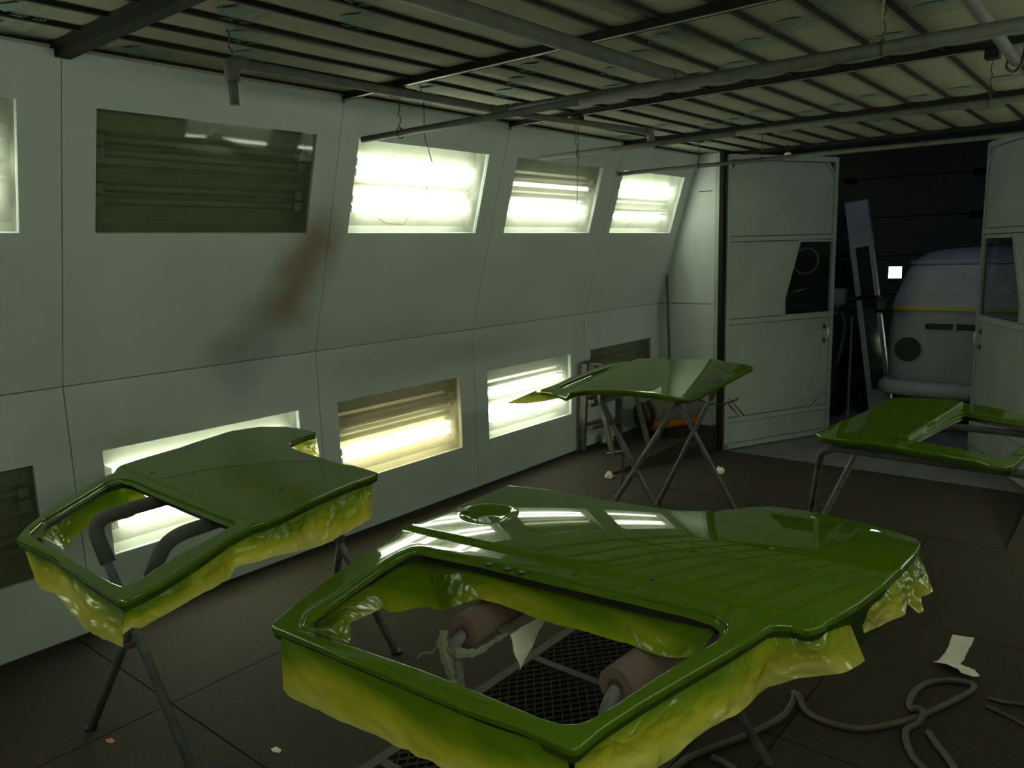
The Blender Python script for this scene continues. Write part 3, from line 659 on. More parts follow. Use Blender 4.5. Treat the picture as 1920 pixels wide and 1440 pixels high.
mb = MB(); mb.tube([(.298, 3.61, 2.241), (.281, 3.676, 2.184)], .0018, 6); tag(mb.build('bent_wire', M['wire']), 'short straight wire on the middle of the brightest upper pane', 'wire')

# ------------------------------------------------------------------ measured outlines of the doors, metres
DATA = {"near":{"z":0.95,"o":[2.1618,1.615],"e":[0.9956,0.0938],"s":1,"va":0.22,"R":3.6,"step":0.012,"slope":0.03,"w":0.007,"m":0.6,"deep":0.09,"bowl":[2.3108,1.8416,0.1,0.022],"outer":[[2.3371,0.986],[2.3178,1.0284],[2.2757,1.1298],[2.233,1.2616],[2.1949,1.394],[2.178,1.4733],[2.1748,1.5465],[2.1631,1.5754],[2.1381,1.6101],[2.1507,1.6272],[2.1717,1.65],[2.1808,1.7932],[2.1644,1.9636],[2.1397,2.1543],[2.2782,2.2038],[2.5401,2.2191],[2.6558,2.2367],[2.7869,2.2638],[2.875,2.3458],[2.921,2.4947],[2.9645,2.6077],[3.0892,2.6436],[3.2578,2.6029],[3.3977,2.5382],[3.469,2.4788],[3.4892,2.4292],[3.5006,2.3257],[3.5005,2.1539],[3.4945,1.9963],[3.4748,1.8564],[3.4477,1.7558],[3.4166,1.6974],[3.399,1.6854],[3.3755,1.6931],[3.3337,1.6646],[3.3269,1.6245],[3.3047,1.5141],[3.2732,1.3799],[3.2397,1.2305],[3.2201,1.116],[3.2177,1.0538],[3.2133,1.0397],[3.1989,1.0349],[3.0931,1.0337],[2.9601,1.0162],[2.6469,1.0008],[2.3668,0.9873]],
  "inner":[[2.4101,1.0357],[2.3705,1.0741],[2.3334,1.2208],[2.293,1.3731],[2.2773,1.4661],[2.2788,1.5191],[2.305,1.5409],[2.5107,1.5727],[2.7603,1.5978],[2.9795,1.6226],[3.1438,1.6399],[3.2129,1.638],[3.2453,1.6166],[3.2597,1.5844],[3.2589,1.5293],[3.2225,1.3445],[3.2034,1.2158],[3.189,1.1359],[3.1766,1.1069],[3.1494,1.0856],[3.1077,1.0783],[2.9563,1.0735],[2.7908,1.0642],[2.5504,1.0373],[2.4434,1.0333]],
  "papers":[["out",[[2.3749,0.9906,0.892,2.3719,0.9858,0.7528],[2.4146,0.9904,0.8919,2.4075,0.9792,0.7489],[2.5412,0.9965,0.8917,2.5356,0.9885,0.7491],[2.6496,1.0014,0.8916,2.6471,0.9981,0.7484],[2.797,1.0096,0.8914,2.7923,1.0042,0.7563],[2.9024,1.0148,0.8913,2.8983,1.0106,0.7593],[3.0261,1.0217,0.8911,3.0265,1.0221,0.7568],[3.1195,1.0369,0.8913,3.1248,1.0411,0.7538],[3.1896,1.0475,0.8914,3.1997,1.0548,0.7584]]],["crumple",[[3.1974,1.0568,0.8917,3.2037,1.0613,0.7562],[3.2112,1.1293,0.8938,3.2212,1.1358,0.7631],[3.2315,1.2447,0.8972,3.2451,1.2525,0.7627],[3.2477,1.3209,0.8994,3.2692,1.3322,0.7798],[3.2639,1.3988,0.9017,3.2879,1.4103,0.7857],[3.2821,1.4744,0.9039,3.3043,1.4843,0.7838],[3.2962,1.5344,0.9057,3.3183,1.5436,0.7846],[3.3077,1.5865,0.9072,3.3262,1.5938,0.785],[3.3189,1.6458,0.9089,3.3249,1.6481,0.7822],[3.3278,1.6815,0.91,3.3576,1.6923,0.7862],[3.3717,1.7055,0.9106,3.4179,1.7205,0.8088],[3.4098,1.7197,0.9109,3.4642,1.7359,0.8269],[3.4394,1.7854,0.926,3.489,1.7989,0.8183],[3.4513,1.8268,0.9277,3.4973,1.8388,0.8165]]],["crumple",[[3.4644,1.8878,0.9293,3.4788,1.8915,0.8583],[3.4779,1.9766,0.93,3.4886,1.9791,0.846],[3.4873,2.0654,0.9285,3.5212,2.0727,0.8497],[3.4897,2.1367,0.9258,3.5108,2.1411,0.8482],[3.4899,2.1933,0.9226,3.5261,2.2006,0.8031],[3.4892,2.2259,0.9204,3.5337,2.2347,0.7965],[3.4895,2.2553,0.9181,3.5225,2.2618,0.8252],[3.4893,2.3321,0.9111,3.5352,2.3407,0.8149],[3.4896,2.3905,0.9048,3.5141,2.3951,0.8484]]],["in",[[2.3572,1.077,0.8747,2.5169,1.0037,0.9383],[2.3322,1.1204,0.876,2.5172,1.0741,0.8838],[2.2989,1.1978,0.8784,2.4701,1.1203,0.9048],[2.2738,1.2729,0.8808,2.4465,1.1865,0.8871],[2.2431,1.3765,0.8839,2.4128,1.2722,0.8675],[2.227,1.4275,0.8855,2.3901,1.3087,0.8342],[2.2147,1.4745,0.8869,2.3846,1.3576,0.8132],[2.2139,1.5213,0.8883,2.3956,1.4128,0.8091],[2.2061,1.56,0.8895,2.4026,1.4626,0.7932],[2.2297,1.5952,0.8905,2.4238,1.4928,0.774],[2.2979,1.6098,0.8907,2.4901,1.5082,0.8082],[2.3797,1.6197,0.8908,2.5609,1.5115,0.8442],[2.4611,1.6264,0.8908,2.6357,1.5161,0.8472],[2.5752,1.6387,0.8908,2.7672,1.5459,0.8279],[2.7353,1.656,0.8909,2.9098,1.5527,0.83],[2.8664,1.6721,0.891,3.0413,1.5691,0.8262],[2.9747,1.6847,0.8911,3.1146,1.5621,0.8303],[3.0785,1.6941,0.8911,3.1631,1.5447,0.8471],[3.149,1.7008,0.8911,3.2005,1.5378,0.8678],[3.2008,1.6868,0.8905,3.2353,1.5199,0.9028]]]],"holes":[[3.0022,1.7066,0.944],[2.5584,1.5601,0.9285],[2.6224,1.5639,0.9285],[2.6679,1.5691,0.9285]],"latch":[[2.2093,1.7867,0.9496],[2.1901,1.8254,0.95],[2.2264,1.842,0.9466],[2.2381,1.8156,0.9432]]},
 "left":{"z":0.95,"o":[0.598,1.4143],"e":[0.9979,-0.0644],"s":1,"va":0.25,"R":6.0,"step":0.006,"slope":0.03,"w":0.014,"m":2.0,"outer":[[1.1296,0.8262],[1.0345,0.8889],[0.9086,1.0005],[0.7683,1.1571],[0.6748,1.2874],[0.6297,1.3609],[0.5611,1.407],[0.5613,1.4303],[0.5427,1.5111],[0.5026,1.7119],[0.3991,1.9505],[0.3339,2.0824],[0.3146,2.2591],[0.3997,2.3798],[0.5053,2.4032],[0.6339,2.3971],[0.7033,2.2554],[0.799,2.1171],[0.9009,2.0524],[1.0317,2.0266],[1.1795,2.0099],[1.3465,1.9921],[1.4082,2.0077],[1.5891,1.9915],[1.6144,1.9419],[1.6338,1.8396],[1.6915,1.6001],[1.7412,1.428],[1.7401,1.3587],[1.7206,1.3346],[1.7474,1.2404],[1.8247,1.0934],[1.8877,0.9529],[1.9117,0.8709],[1.9225,0.819],[1.9072,0.8162],[1.5983,0.8278],[1.3816,0.8388],[1.1695,0.8301]],
  "inner":[[1.0917,0.8791],[1.0031,0.9522],[0.8627,1.1273],[0.7372,1.2839],[0.739,1.3493],[0.8137,1.3606],[1.0801,1.3428],[1.4847,1.327],[1.6254,1.324],[1.6553,1.3138],[1.6706,1.2674],[1.7424,1.0501],[1.826,0.8967],[1.8264,0.8612],[1.7632,0.8557],[1.5173,0.8599],[1.1599,0.8667]],
  "papers":[["out",[[1.8866,0.8288,0.9038,1.8828,0.8193,0.7788],[1.7531,0.8317,0.9036,1.7476,0.8169,0.7673],[1.6444,0.8333,0.9034,1.6374,0.8137,0.7611],[1.5709,0.8363,0.9034,1.5622,0.8113,0.7867],[1.4543,0.8411,0.9033,1.4457,0.815,0.821],[1.3485,0.8486,0.9033,1.3388,0.8182,0.8],[1.2415,0.8498,0.9031,1.2357,0.8308,0.8063],[1.1535,0.8457,0.9029,1.1526,0.8428,0.8759]]],["crumple",[[1.8838,0.8343,0.9039,1.8795,0.8234,0.8148],[1.8819,0.8552,0.9045,1.8789,0.8478,0.8261],[1.8792,0.8797,0.9053,1.8756,0.8712,0.8123],[1.8629,0.9634,0.9077,1.871,0.9808,0.8307],[1.7968,1.107,0.9119,1.8085,1.1296,0.8244],[1.7396,1.2058,0.9148,1.744,1.2139,0.8001],[1.7155,1.2577,0.9163,1.7122,1.2517,0.8171],[1.7088,1.3772,0.9261,1.7194,1.3942,0.8095],[1.7052,1.4507,0.9283,1.7323,1.4917,0.8014],[1.6592,1.6223,0.9299,1.6645,1.6297,0.7613],[1.6033,1.7901,0.927,1.6111,1.8003,0.7511],[1.5873,1.8762,0.9237,1.61,1.9044,0.7658],[1.5597,1.976,0.9185,1.5576,1.9734,0.7555]]],["in",[[0.9892,0.9164,0.8847,0.9938,0.9312,0.8654],[0.8974,0.9854,0.8865,0.907,1.0147,0.7852],[0.8451,1.0427,0.8882,0.8469,1.048,0.7355],[0.8018,1.0966,0.8897,0.8024,1.0981,0.7584],[0.754,1.166,0.8917,0.7561,1.1716,0.776],[0.6793,1.2556,0.8942,0.6971,1.3012,0.7476],[0.6341,1.3238,0.8962,0.656,1.3774,0.7355],[0.6225,1.3662,0.8974,0.6454,1.4208,0.7351],[0.6366,1.3911,0.8982,0.65,1.4228,0.7928],[0.6968,1.3994,0.8991,0.7183,1.4483,0.8198]]],["out",[[0.7395,2.1657,0.9085,0.7656,2.2039,0.8468],[0.6533,2.3022,0.896,0.6718,2.3285,0.7884],[0.5557,2.4463,0.88,0.5627,2.456,0.7315]]]],"holes":[[1.4722,1.6141,0.95],[1.6447,1.6207,0.95],[0.8162,1.4373,0.9462]],"latch":[]},
 "mid":{"z":1.0,"o":[1.3362,3.687],"e":[-0.1891,0.982],"s":-1,"va":0.3,"R":3.0,"step":0.03,"slope":0.1,"w":0.02,"tilt":0.03,"crease":[2.0235,3.7716,0.9566,0.2916,0.35],"m":2.0,"outer":[[1.3687,3.6512],[1.4314,3.7197],[1.6522,3.7801],[1.8681,3.8307],[1.9762,3.8325],[2.0077,3.9051],[1.9721,4.175],[1.8893,4.6748],[1.7737,5.3749],[1.7263,5.2958],[1.6759,5.0906],[1.565,4.9273],[1.3935,4.8483],[1.1648,4.8397],[0.9746,4.9271],[0.8941,4.8261],[0.8972,4.5662],[0.9192,4.3027],[0.9801,4.0391],[0.9845,3.8654],[1.12,3.8137]],
  "inner":[[1.0586,3.949],[1.0119,4.2015],[0.9799,4.4755],[0.9798,4.6834],[1.0381,4.6761],[1.0911,4.386],[1.109,4.1228],[1.1225,3.9302]],
  "papers":[["out",[[1.224,3.8442,0.9324,1.2291,3.8478,0.9155],[1.0634,3.8613,0.9183,1.0626,3.8607,0.8702],[0.9306,3.8955,0.9076,0.8747,3.8515,0.8322],[0.8907,3.9646,0.9073,0.7304,3.8355,0.824]]]],"holes":[],"latch":[]},
 "bar":[[3.1461,3.7066,0.925],[3.2026,4.6809,0.925]],"right":{"z":0.92,"o":[3.1295,3.6848],"e":[0.0294,0.9996],"s":1,"va":0.15,"R":3.0,"step":-0.0,"slope":0.0,"w":0.02,"outer":[[2.7748,3.6678],[2.7913,3.9185],[2.8333,4.2823],[2.8387,4.6869],[2.8707,4.7525],[3.1151,4.8112],[3.1538,4.8616],[3.2084,4.7704],[3.3243,4.7358],[3.5066,4.6048],[3.6639,4.441],[3.6896,4.3764],[3.6797,4.2419],[3.6281,3.8408],[3.5888,3.5002],[3.5695,3.4694],[3.5267,3.4688],[3.4572,3.5276],[3.369,3.55],[3.1315,3.6122],[2.9402,3.59],[2.8215,3.6069]],
  "inner":[[3.2489,4.5276],[3.3623,4.4722],[3.529,4.3997],[3.6258,4.3238],[3.6361,4.2782],[3.5872,3.9575],[3.5554,3.6402],[3.5411,3.6211],[3.3421,3.7013],[3.1774,3.7447],[3.1581,3.7924]],
  "papers":[],"holes":[[3.3774,3.6929,0.89],[3.4038,3.6786,0.89],[3.4751,3.6336,0.89],[3.4262,3.6622,0.89]],"latch":[]},
 "hoses":[[[2.7995,2.0717],[2.8114,2.2598],[2.8562,2.3788],[2.9292,2.5387],[2.9908,2.7217],[2.9865,2.8659],[2.9696,2.9194],[3.0054,2.8661],[3.0738,2.805],[3.1755,2.7957],[3.2755,2.8454],[3.3994,3.0253],[3.5014,3.2653],[3.533,3.3688],[3.5068,3.4031],[3.4267,3.364],[3.3635,3.268],[3.3494,3.1344],[3.3729,3.062],[3.4153,3.0371],[3.4197,2.9983],[3.3876,2.9289],[3.396,2.8593],[3.442,2.7617],[3.5015,2.7006],[3.5518,2.6069]],[[3.4515,2.9483],[3.4863,2.8958],[3.5428,2.8192],[3.5968,2.7217],[3.631,2.6354]],[[3.5858,3.337],[3.6361,3.3375],[3.7034,3.3647],[3.8038,3.3903]],[[3.5919,3.2687],[3.6476,3.2483],[3.72,3.2134],[3.8256,3.1228]],[[2.8832,2.3429],[2.923,2.3436],[2.9799,2.3258],[3.0289,2.2775]]]}
def sstep(a,b,t):
    t=max(0.0,min(1.0,(t-a)/(b-a))); return t*t*(3-2*t)
def zf(x,y,D):
    ox,oy=D['o']; ex,ey=D['e']
    u=(x-ox)*ex+(y-oy)*ey; v=((x-ox)*-ey+(y-oy)*ex)*D['s']
    va,R=D['va'],D['R']
    t=sstep(-D['w'],D['w'],v)
    q=v-va; m=D.get('m',.3)
    low=-q*q/(2*R) if q<m else -(m*m/(2*R)+(q-m)*m/R)
    fr=-va*va/(2*R)-D['step']+D['slope']*min(v,0.0)
    z=D['z']+D.get('tilt',0.0)*u+t*low+(1-t)*fr
    c=D.get('crease')
    if c:
        cx,cy,nx,ny,k=c
        q=(x-cx)*nx+(y-cy)*ny
        if q>0: z-=k*q
    h=D.get('bowl')
    if h:
        hx,hy,ra,dep=h
        d=((x-hx)**2+(y-hy)**2)**.5/ra
        if d<1: z-=dep*sstep(0,1,(1-d)*1.6)
    return z
# ------------------------------------------------------------------ green doors lying on the trestles
def loop_normals(L):
    n = len(L); s = 1 if area(L) > 0 else -1; out = []
    for i in range(n):
        t = (L[(i+1) % n]-L[i-1]).normalized(); out.append(Vector((-t.y, t.x))*s)      # pointing to the inside of the loop
    return out
def depth_in(p, D): return sstep(.03, .12, ((p.x-D['o'][0])*-D['e'][1]+(p.y-D['o'][1])*D['e'][0])*D['s'])
def car_door(D, label, papers_mat):
    rings = []; loops = []
    for L, sg in ((D['outer'], 1), (D['inner'], -1)):
        if not L: continue
        L = chaikin(resample([Vector(p) for p in L], .022)); L = resample(L, .011)
        if area(L) < 0: L = L[::-1]
        loops.append((L, sg, loop_normals(L)))
    cx = sum(p.x for p in loops[0][0])/len(loops[0][0]); cy = sum(p.y for p in loops[0][0])/len(loops[0][0])
    root = thing('car_door', label, 'car door', (cx, cy, D['z']-.06), 'green painted doors lying on trestles')
    vs = []; es = []; drop = {}
    RAD = .005
    key = lambda p: (round(p.x, 5), round(p.y, 5))
    for L, sg, N in loops:
        n = len(vs); vs += [p.copy() for p in L]; es += [(n+i, n+(i+1) % len(L)) for i in range(len(L))]
        for p in L: drop[key(p)] = RAD
        for off in (.0006, .002, .004, .0055):
            dz = RAD-math.sqrt(max(0, RAD*RAD-(RAD-off)**2)) if off < RAD else 0
            for p, q in zip(L, N):
                r = p+q*off*sg; vs.append(r); drop[key(r)] = dz
    xs_ = [p.x for p in loops[0][0]]; ys_ = [p.y for p in loops[0][0]]
    def clear(p, d):
        for L, sg, N in loops:
            for q in L:
                if abs(q.x-p.x) < d and abs(q.y-p.y) < d and (q-p).length < d: return False
        return True
    OL = [tuple(p) for p in loops[0][0]]; IL = [tuple(p) for p in loops[1][0]] if len(loops) > 1 else None
    def add_grid(x0, x1, y0, y1, st, test):
        x = x0
        while x < x1:
            y = y0
            while y < y1:
                p = Vector((x, y))
                if test(p) and inpoly(x, y, OL) and not (IL and inpoly(x, y, IL)) and clear(p, .018): vs.append(p)
                y += st
            x += st
    b = D.get('bowl')
    add_grid(min(xs_), max(xs_), min(ys_), max(ys_), .022, lambda p: not b or (p-Vector(b[:2])).length > b[2]+.01)
    if b: add_grid(b[0]-b[2]-.01, b[0]+b[2]+.01, b[1]-b[2]-.01, b[1]+b[2]+.01, .006, lambda p: (p-Vector(b[:2])).length <= b[2]+.01)
    ox, oy = D['o']; ex, ey = D['e']             # extra rows of points along the swage line
    for v in (-.016, -.010, -.005, 0, .005, .010, .016):
        for k in range(-20, 160):
            u = k*.012; p = Vector((ox+ex*u-ey*v*D['s'], oy+ey*u+ex*v*D['s']))
            if inpoly(p.x, p.y, OL) and not (IL and inpoly(p.x, p.y, IL)) and clear(p, .016): vs.append(p)
    V, E, F, *_ = delaunay_2d_cdt(vs, es, [], 0, 1e-6)
    mb = MB()
    mb.v = [(p.x, p.y, zf(p.x, p.y, D)-drop.get(key(p), 0)) for p in V]
    for f in F:
        c = (V[f[0]]+V[f[1]]+V[f[2]])/3
        if not inpoly(c.x, c.y, OL) or (IL and inpoly(c.x, c.y, IL)): continue
        mb.f.append(tuple(f)); mb.sm.append(True)
    o = mb.build('outer_skin', M['paint'], root, recalc=False)
    if o.data.polygons[0].normal.z < 0: o.data.flip_normals()
    for (L, sg, N), nm in zip(loops, ('edge_flange', 'window_flange')):
        mb = MB(); m = len(L); prof = [(0, -RAD), (.0005, -RAD-.006), (.001, -RAD-.012), (.003, -RAD-.0135), (.012, -RAD-.0135)]
        if sg < 0: prof = [(0, -RAD), (.0, -RAD-.010), (-.004, -RAD-.014), (-.016, -RAD-.016)]
        for a, dz in prof:
            for p, q in zip(L, N): r = p+q*a*sg; mb.v.append((r.x, r.y, zf(p.x, p.y, D)+dz))
        for i in range(len(prof)-1):
            for k in range(m): mb.f.append((i*m+k, i*m+(k+1) % m, (i+1)*m+(k+1) % m, (i+1)*m+k)); mb.sm.append(True)
        mb.build(nm, M['paint'], root)
        if sg < 0:       # dark glass channel under the flange
            mb = MB(); prof = [(-.004, -RAD-.012), (.020, -RAD-.014), (.030, -RAD-.034), (-.012, -RAD-.05)]
            prof = [(.001, -RAD-.011), (-.001, -RAD-.040)]
            for a, dz in prof:
                for p, q in zip(L, N): r = p+q*a*sg; mb.v.append((r.x, r.y, zf(p.x, p.y, D)+dz))
            for k in range(m): mb.f.append((k, (k+1) % m, m+(k+1) % m, m+k)); mb.sm.append(True)
            mb.build('glass_channel', M['black'], root)
    mb = MB(); mb.v = [(p.x, p.y, zf(p.x, p.y, D)-(.034+D.get('deep', 0)*depth_in(p, D) if drop.get(key(p), 0) == 0 else .016)) for p in V]      # inner panel closing the door from below
    for f in F:
        c = (V[f[0]]+V[f[1]]+V[f[2]])/3
        if not inpoly(c.x, c.y, OL) or (IL and inpoly(c.x, c.y, IL)): continue
        mb.f.append(tuple(reversed(f))); mb.sm.append(True)
    mb.build('inner_panel', M['paint_in'], root, recalc=False)
    for k, h in enumerate(D['holes']):
        mb = MB(); mb.tube([(h[0], h[1], h[2]-.004), (h[0], h[1], h[2]+.0008)], .010, 12); mb.build('mounting_hole', M['black'], root)
    if D['latch']:
        P = [Vector(p) for p in D['latch']]; c = sum(P, Vector((0, 0, 0)))/4
        mb = MB(); plate(mb, [(p.x, p.y) for p in P], [], lambda a, b_, t: (a, b_, c.z+t), .003, -.01); mb.build('latch_slot', M['black'], root)
    for kind, L in D['papers']:
        mb = MB(); at = []; nr = 16; cols = []; amp = .30 if kind == 'crumple' else (.35 if kind == 'in' else .05)
        for a, b_ in zip(L[:-1], L[1:]):
            ln = (Vector(a[:3])-Vector(b_[:3])).length; n = max(2, int(ln/.011))
            for k in range(n): t = k/n; cols.append([x+(y-x)*t for x, y in zip(a, b_)])
        cols.append(L[-1]); m = len(cols)
        sd = random.random()*50
        for i, c in enumerate(cols):
            T, Bm = Vector(c[:3]), Vector(c[3:]); c0, c1 = cols[max(i-1, 0)], cols[min(i+1, m-1)]
            tg = (Vector(c1[:3])-Vector(c0[:3])); nn = Vector((tg.y, -tg.x, 0)); nn = nn.normalized() if nn.length > 1e-6 else Vector((1, 0, 0))
            for j in range(nr+1):
                t = j/nr; p = T.lerp(Bm, t); s = i*.011
                wv = noise.noise((s*4+t*1.2, t*1.2, sd))*.006+abs(noise.noise((s*11-t*3, t*3+s*4, sd+9)))*.010+abs(noise.noise((s*22+t*7, t*5, sd+5)))*.004
                vo = noise.voronoi((s*9+sd, t*1.6+s*3, sd))[0]; wv += amp*(.030*min(.55, vo[0])+.012*(vo[1]-vo[0]))
                p = p+nn*wv*min(1, t*2.5)*min(1, i/5, (m-1-i)/5)
                if j == nr: p.z += .0015*noise.noise((s*22, sd, 1))
                mb.v.append(tuple(p))
                sp = (1.35 if kind == 'in' else 1.2)-t*(.75 if kind == 'in' else 1.25)+.55*noise.noise((s*5, t*1.5, sd+2))
                at.append(max(0, min(1, sp)))
        for i in range(m-1):
            for j in range(nr): a = i*(nr+1)+j; mb.f.append((a, a+1, a+nr+2, a+nr+1)); mb.sm.append(True)
        o = mb.build('masking_film', papers_mat, root, attr=at)
        ca = o.data.attributes.new('crumple', 'FLOAT', 'POINT'); ca.data.foreach_set('value', [{'crumple': .62, 'in': .45, 'out': .06}[kind]]*len(o.data.vertices))
    return root
car_door(DATA['near'], 'large lime green door nearest the viewer, handle bowl and empty window frame', M['mask'])
car_door(DATA['left'], 'lime green door beside the left wall, masking film hanging from its edges', M['mask'])
car_door(DATA['mid'], 'lime green door farther back, lying in front of the stepladder corner', M['mask'])
RD = car_door(DATA['right'], 'dark lit lime green door at the right edge, before the open doorway', M['mask'])

a_, b_ = Vector(DATA['bar'][0]), Vector(DATA['bar'][1]); q_ = (b_-a_).normalized(); s_ = Vector((q_.y, -q_.x, 0))
mb = MB(); mb.bevbox((0, -.022, -.02), ((b_-a_).length, .022, .016), .007, lambda x, y, z: tuple(a_+q_*x+s_*y+Vector((0, 0, z)))); mb.build('belt_rail', M['paint'], RD)

# ------------------------------------------------------------------ folding tube trestles: two U frames crossing
def trestle(label, A, B, pad='foam', pr=.026, ends=None):
    c = [(A[i][k]+B[i][k])/2 for i in (0,) for k in range(3)]
    fx = sum(P[i][0] for P in (A, B) for i in (0, 3))/4; fy = sum(P[i][1] for P in (A, B) for i in (0, 3))/4
    root = thing('trestle', label, 'trestle', (fx, fy, 0), 'folding tube trestles')
    for P in (A, B):
        mb = MB(); mb.tube(fillet([P[0], P[1], P[2], P[3]], .11, 7), .0165, 12); fr = mb.build('leg_frame', M['tubegrey'], root)
        for q in (P[0], P[3]):
            mb = MB(); mb.tube([(q[0], q[1], .0), (q[0], q[1], .012)], .024, 12); mb.build('foot_cap', M['black'], fr)
        a, b = Vector(P[1]), Vector(P[2]); d = (b-a).normalized(); L = (b-a).length
        f = fillet([Vector(P[0]).lerp(a, .83), a, b, Vector(P[3]).lerp(b, .83)], .11, 7) if pad == 'foam' else [a+d*.06, b-d*.06]
        mb = MB(); mb.tube(f, pr, 14); mb.build('foam_sleeve', M[pad], fr)
        if pad != 'foam':
            for e, sg in ((a+d*.06, -1), (b-d*.06, 1)):
                mb = MB(); mb.tube([e+d*sg*.001, e+d*sg*.003], pr*.45, 12); mb.build('sleeve_core', M['rust'], fr)
    for k in (0, 1):
        i, j = (0, 1) if k == 0 else (3, 2)
        p = (Vector(A[i])+Vector(A[j]))/2; q = (Vector(B[i])+Vector(B[j]))/2; m = (p+q)/2
        mb = MB(); mb.tube([m-Vector((0, .03, 0)), m+Vector((0, .03, 0))], .012, 10); mb.build('pivot_bolt', M['rust'], root)
    return root
#          foot near, top near, top far, foot far
trestle('grey tube trestle with thick foam sleeves under the door beside the left wall', [(1.47, 1.17, .0), (1.03, 1.10, .885), (.98, 2.03, .885), (1.40, 2.19, 0)], [(.86, 1.07, 0), (1.45, 1.17, .885), (1.38, 2.0, .885), (.86, 2.24, 0)])
TR2 = trestle('grey tube trestle with chains under the farther green door by the stepladder', [(1.88, 4.02, 0), (1.45, 3.84, .925), (1.42, 4.66, .985), (1.98, 4.72, 0)], [(1.32, 3.95, 0), (1.93, 3.90, .925), (1.86, 4.66, .985), (1.36, 4.72, 0)], pr=.019)
trestle('grey tube trestle with fat oversprayed rolls under the nearest green door', [(2.46, 1.50, 0), (2.555, 1.385, .765), (2.50, 2.45, .765), (3.06, 2.43, 0)], [(3.02, 1.50, 0), (3.035, 1.40, .765), (3.09, 2.45, .765), (2.55, 2.42, 0)], pad='foam_red', pr=.050)
trestle('thin grey tube trestle with bent tops under the green door at the right edge', [(2.47, 4.50, 0), (2.80, 3.70, .845), (3.95, 3.66, .845), (4.1, 4.45, 0)], [(2.62, 3.66, 0), (2.84, 4.45, .845), (3.95, 4.45, .845), (4.1, 3.66, 0)], pr=.018)
# masking tape and torn paper left on the near trestle
tp = thing('tape_wrap', 'pale torn masking tape wrapped around the near trestle roll', 'tape', (2.55, 1.41, .60))
mb = MB(); mb.tube(spline([(2.545, 1.41, .74), (2.535, 1.42, .68), (2.52, 1.44, .58), (2.505, 1.455, .46), (2.49, 1.47, .36)]), .027, 12); mb.build('wrapped_leg', M['tape'], tp)
def ragstrip(nm, pts, wd, par, m, jag=0.):
    P = spline(pts, 5); mb = MB(); n = len(P)
    for i, p in enumerate(P):
        t = P[min(i+1, n-1)]-P[max(i-1, 0)]; s = t.cross(Vector((.4, -.8, .2))).normalized(); w_ = wd*(1-.75*i/n)+jag*random.uniform(-1, 1)
        mb.v += [tuple(p-s*w_), tuple(p+Vector((.002, -.002, .001))), tuple(p+s*w_)]
    for i in range(n-1):
        for k in (0, 1): mb.f.append((i*3+k, i*3+k+1, i*3+k+4, i*3+k+3)); mb.sm.append(False)
    return mb.build(nm, m, par)
ragstrip('tape_tail', [(2.55, 1.375, .80), (2.555, 1.36, .755), (2.575, 1.365, .70), (2.59, 1.37, .645), (2.60, 1.38, .61)], .016, tp, M['tape'], .005)
ragstrip('tape_tail', [(2.54, 1.37, .78), (2.52, 1.36, .735), (2.49, 1.35, .725), (2.465, 1.35, .70)], .006, tp, M['tape'], .002)
ragstrip('tape_tail', [(2.575, 1.39, .735), (2.605, 1.44, .725), (2.63, 1.49, .745), (2.645, 1.53, .755)], .013, tp, M['tape'], .003)
tpp = thing('torn_paper', 'torn triangle of pale paper hanging from the near trestle roll', 'paper', (2.66, 1.56, .70))
mb = MB(); A, B, C = Vector((2.635, 1.545, .745)), Vector((2.655, 1.70, .75)), Vector((2.66, 1.56, .635)); rows = 10
for i in range(rows+1):
    for k in range(rows+1-i):
        u, v = i/rows, k/rows; p = A+(C-A)*u+(B-A)*v; q = (u > 0 and i+k == rows)*random.uniform(-.006, .006)
        mb.v.append(tuple(p+Vector((q, .004*math.sin(9*u+7*v), q))))
idx = lambda i, k: sum(rows+1-a for a in range(i))+k
for i in range(rows):
    for k in range(rows-i):
        mb.f.append((idx(i, k), idx(i, k+1), idx(i+1, k))); mb.sm.append(True)
        if k < rows-i-1: mb.f.append((idx(i, k+1), idx(i+1, k+1), idx(i+1, k))); mb.sm.append(True)
mb.build('sheet', M['paper'], tpp)
mb = MB(); mb.box((2.60, 1.54, .742), (2.64, 1.59, .750)); mb.build('tape_patch', M['tape'], tpp)
# twisted wire between the legs of the far trestle and a chain at its near side
ch = TR2
for P in ([(1.50, 4.05, .60), (1.50, 4.02, .50), (1.51, 4.0, .42), (1.50, 4.0, .33)],):
    Q = spline(P, 6)
    for i, p in enumerate(Q[:-1]):
        mb = MB(); d = (Q[i+1]-p).normalized(); s = d.cross(Vector((1, 0, 0) if i % 2 else (0, 1, 0))).normalized()
        mb.tube([p+d*.015*math.cos(a)+s*.008*math.sin(a) for a in [2*PI*k/10 for k in range(10)]], .003, 6, closed=True); mb.build('chain_link', M['rust'], ch)
mb = MB(); mb.tube([(1.62+.34*k/24+.004*math.sin(k*2.1), 4.68+.006*math.cos(k*1.9), .83-.05*math.sin(PI*k/24)+.008*math.sin(k*2.7)) for k in range(25)], .006, 6); mb.build('spreader_wire', M['rust'], ch)

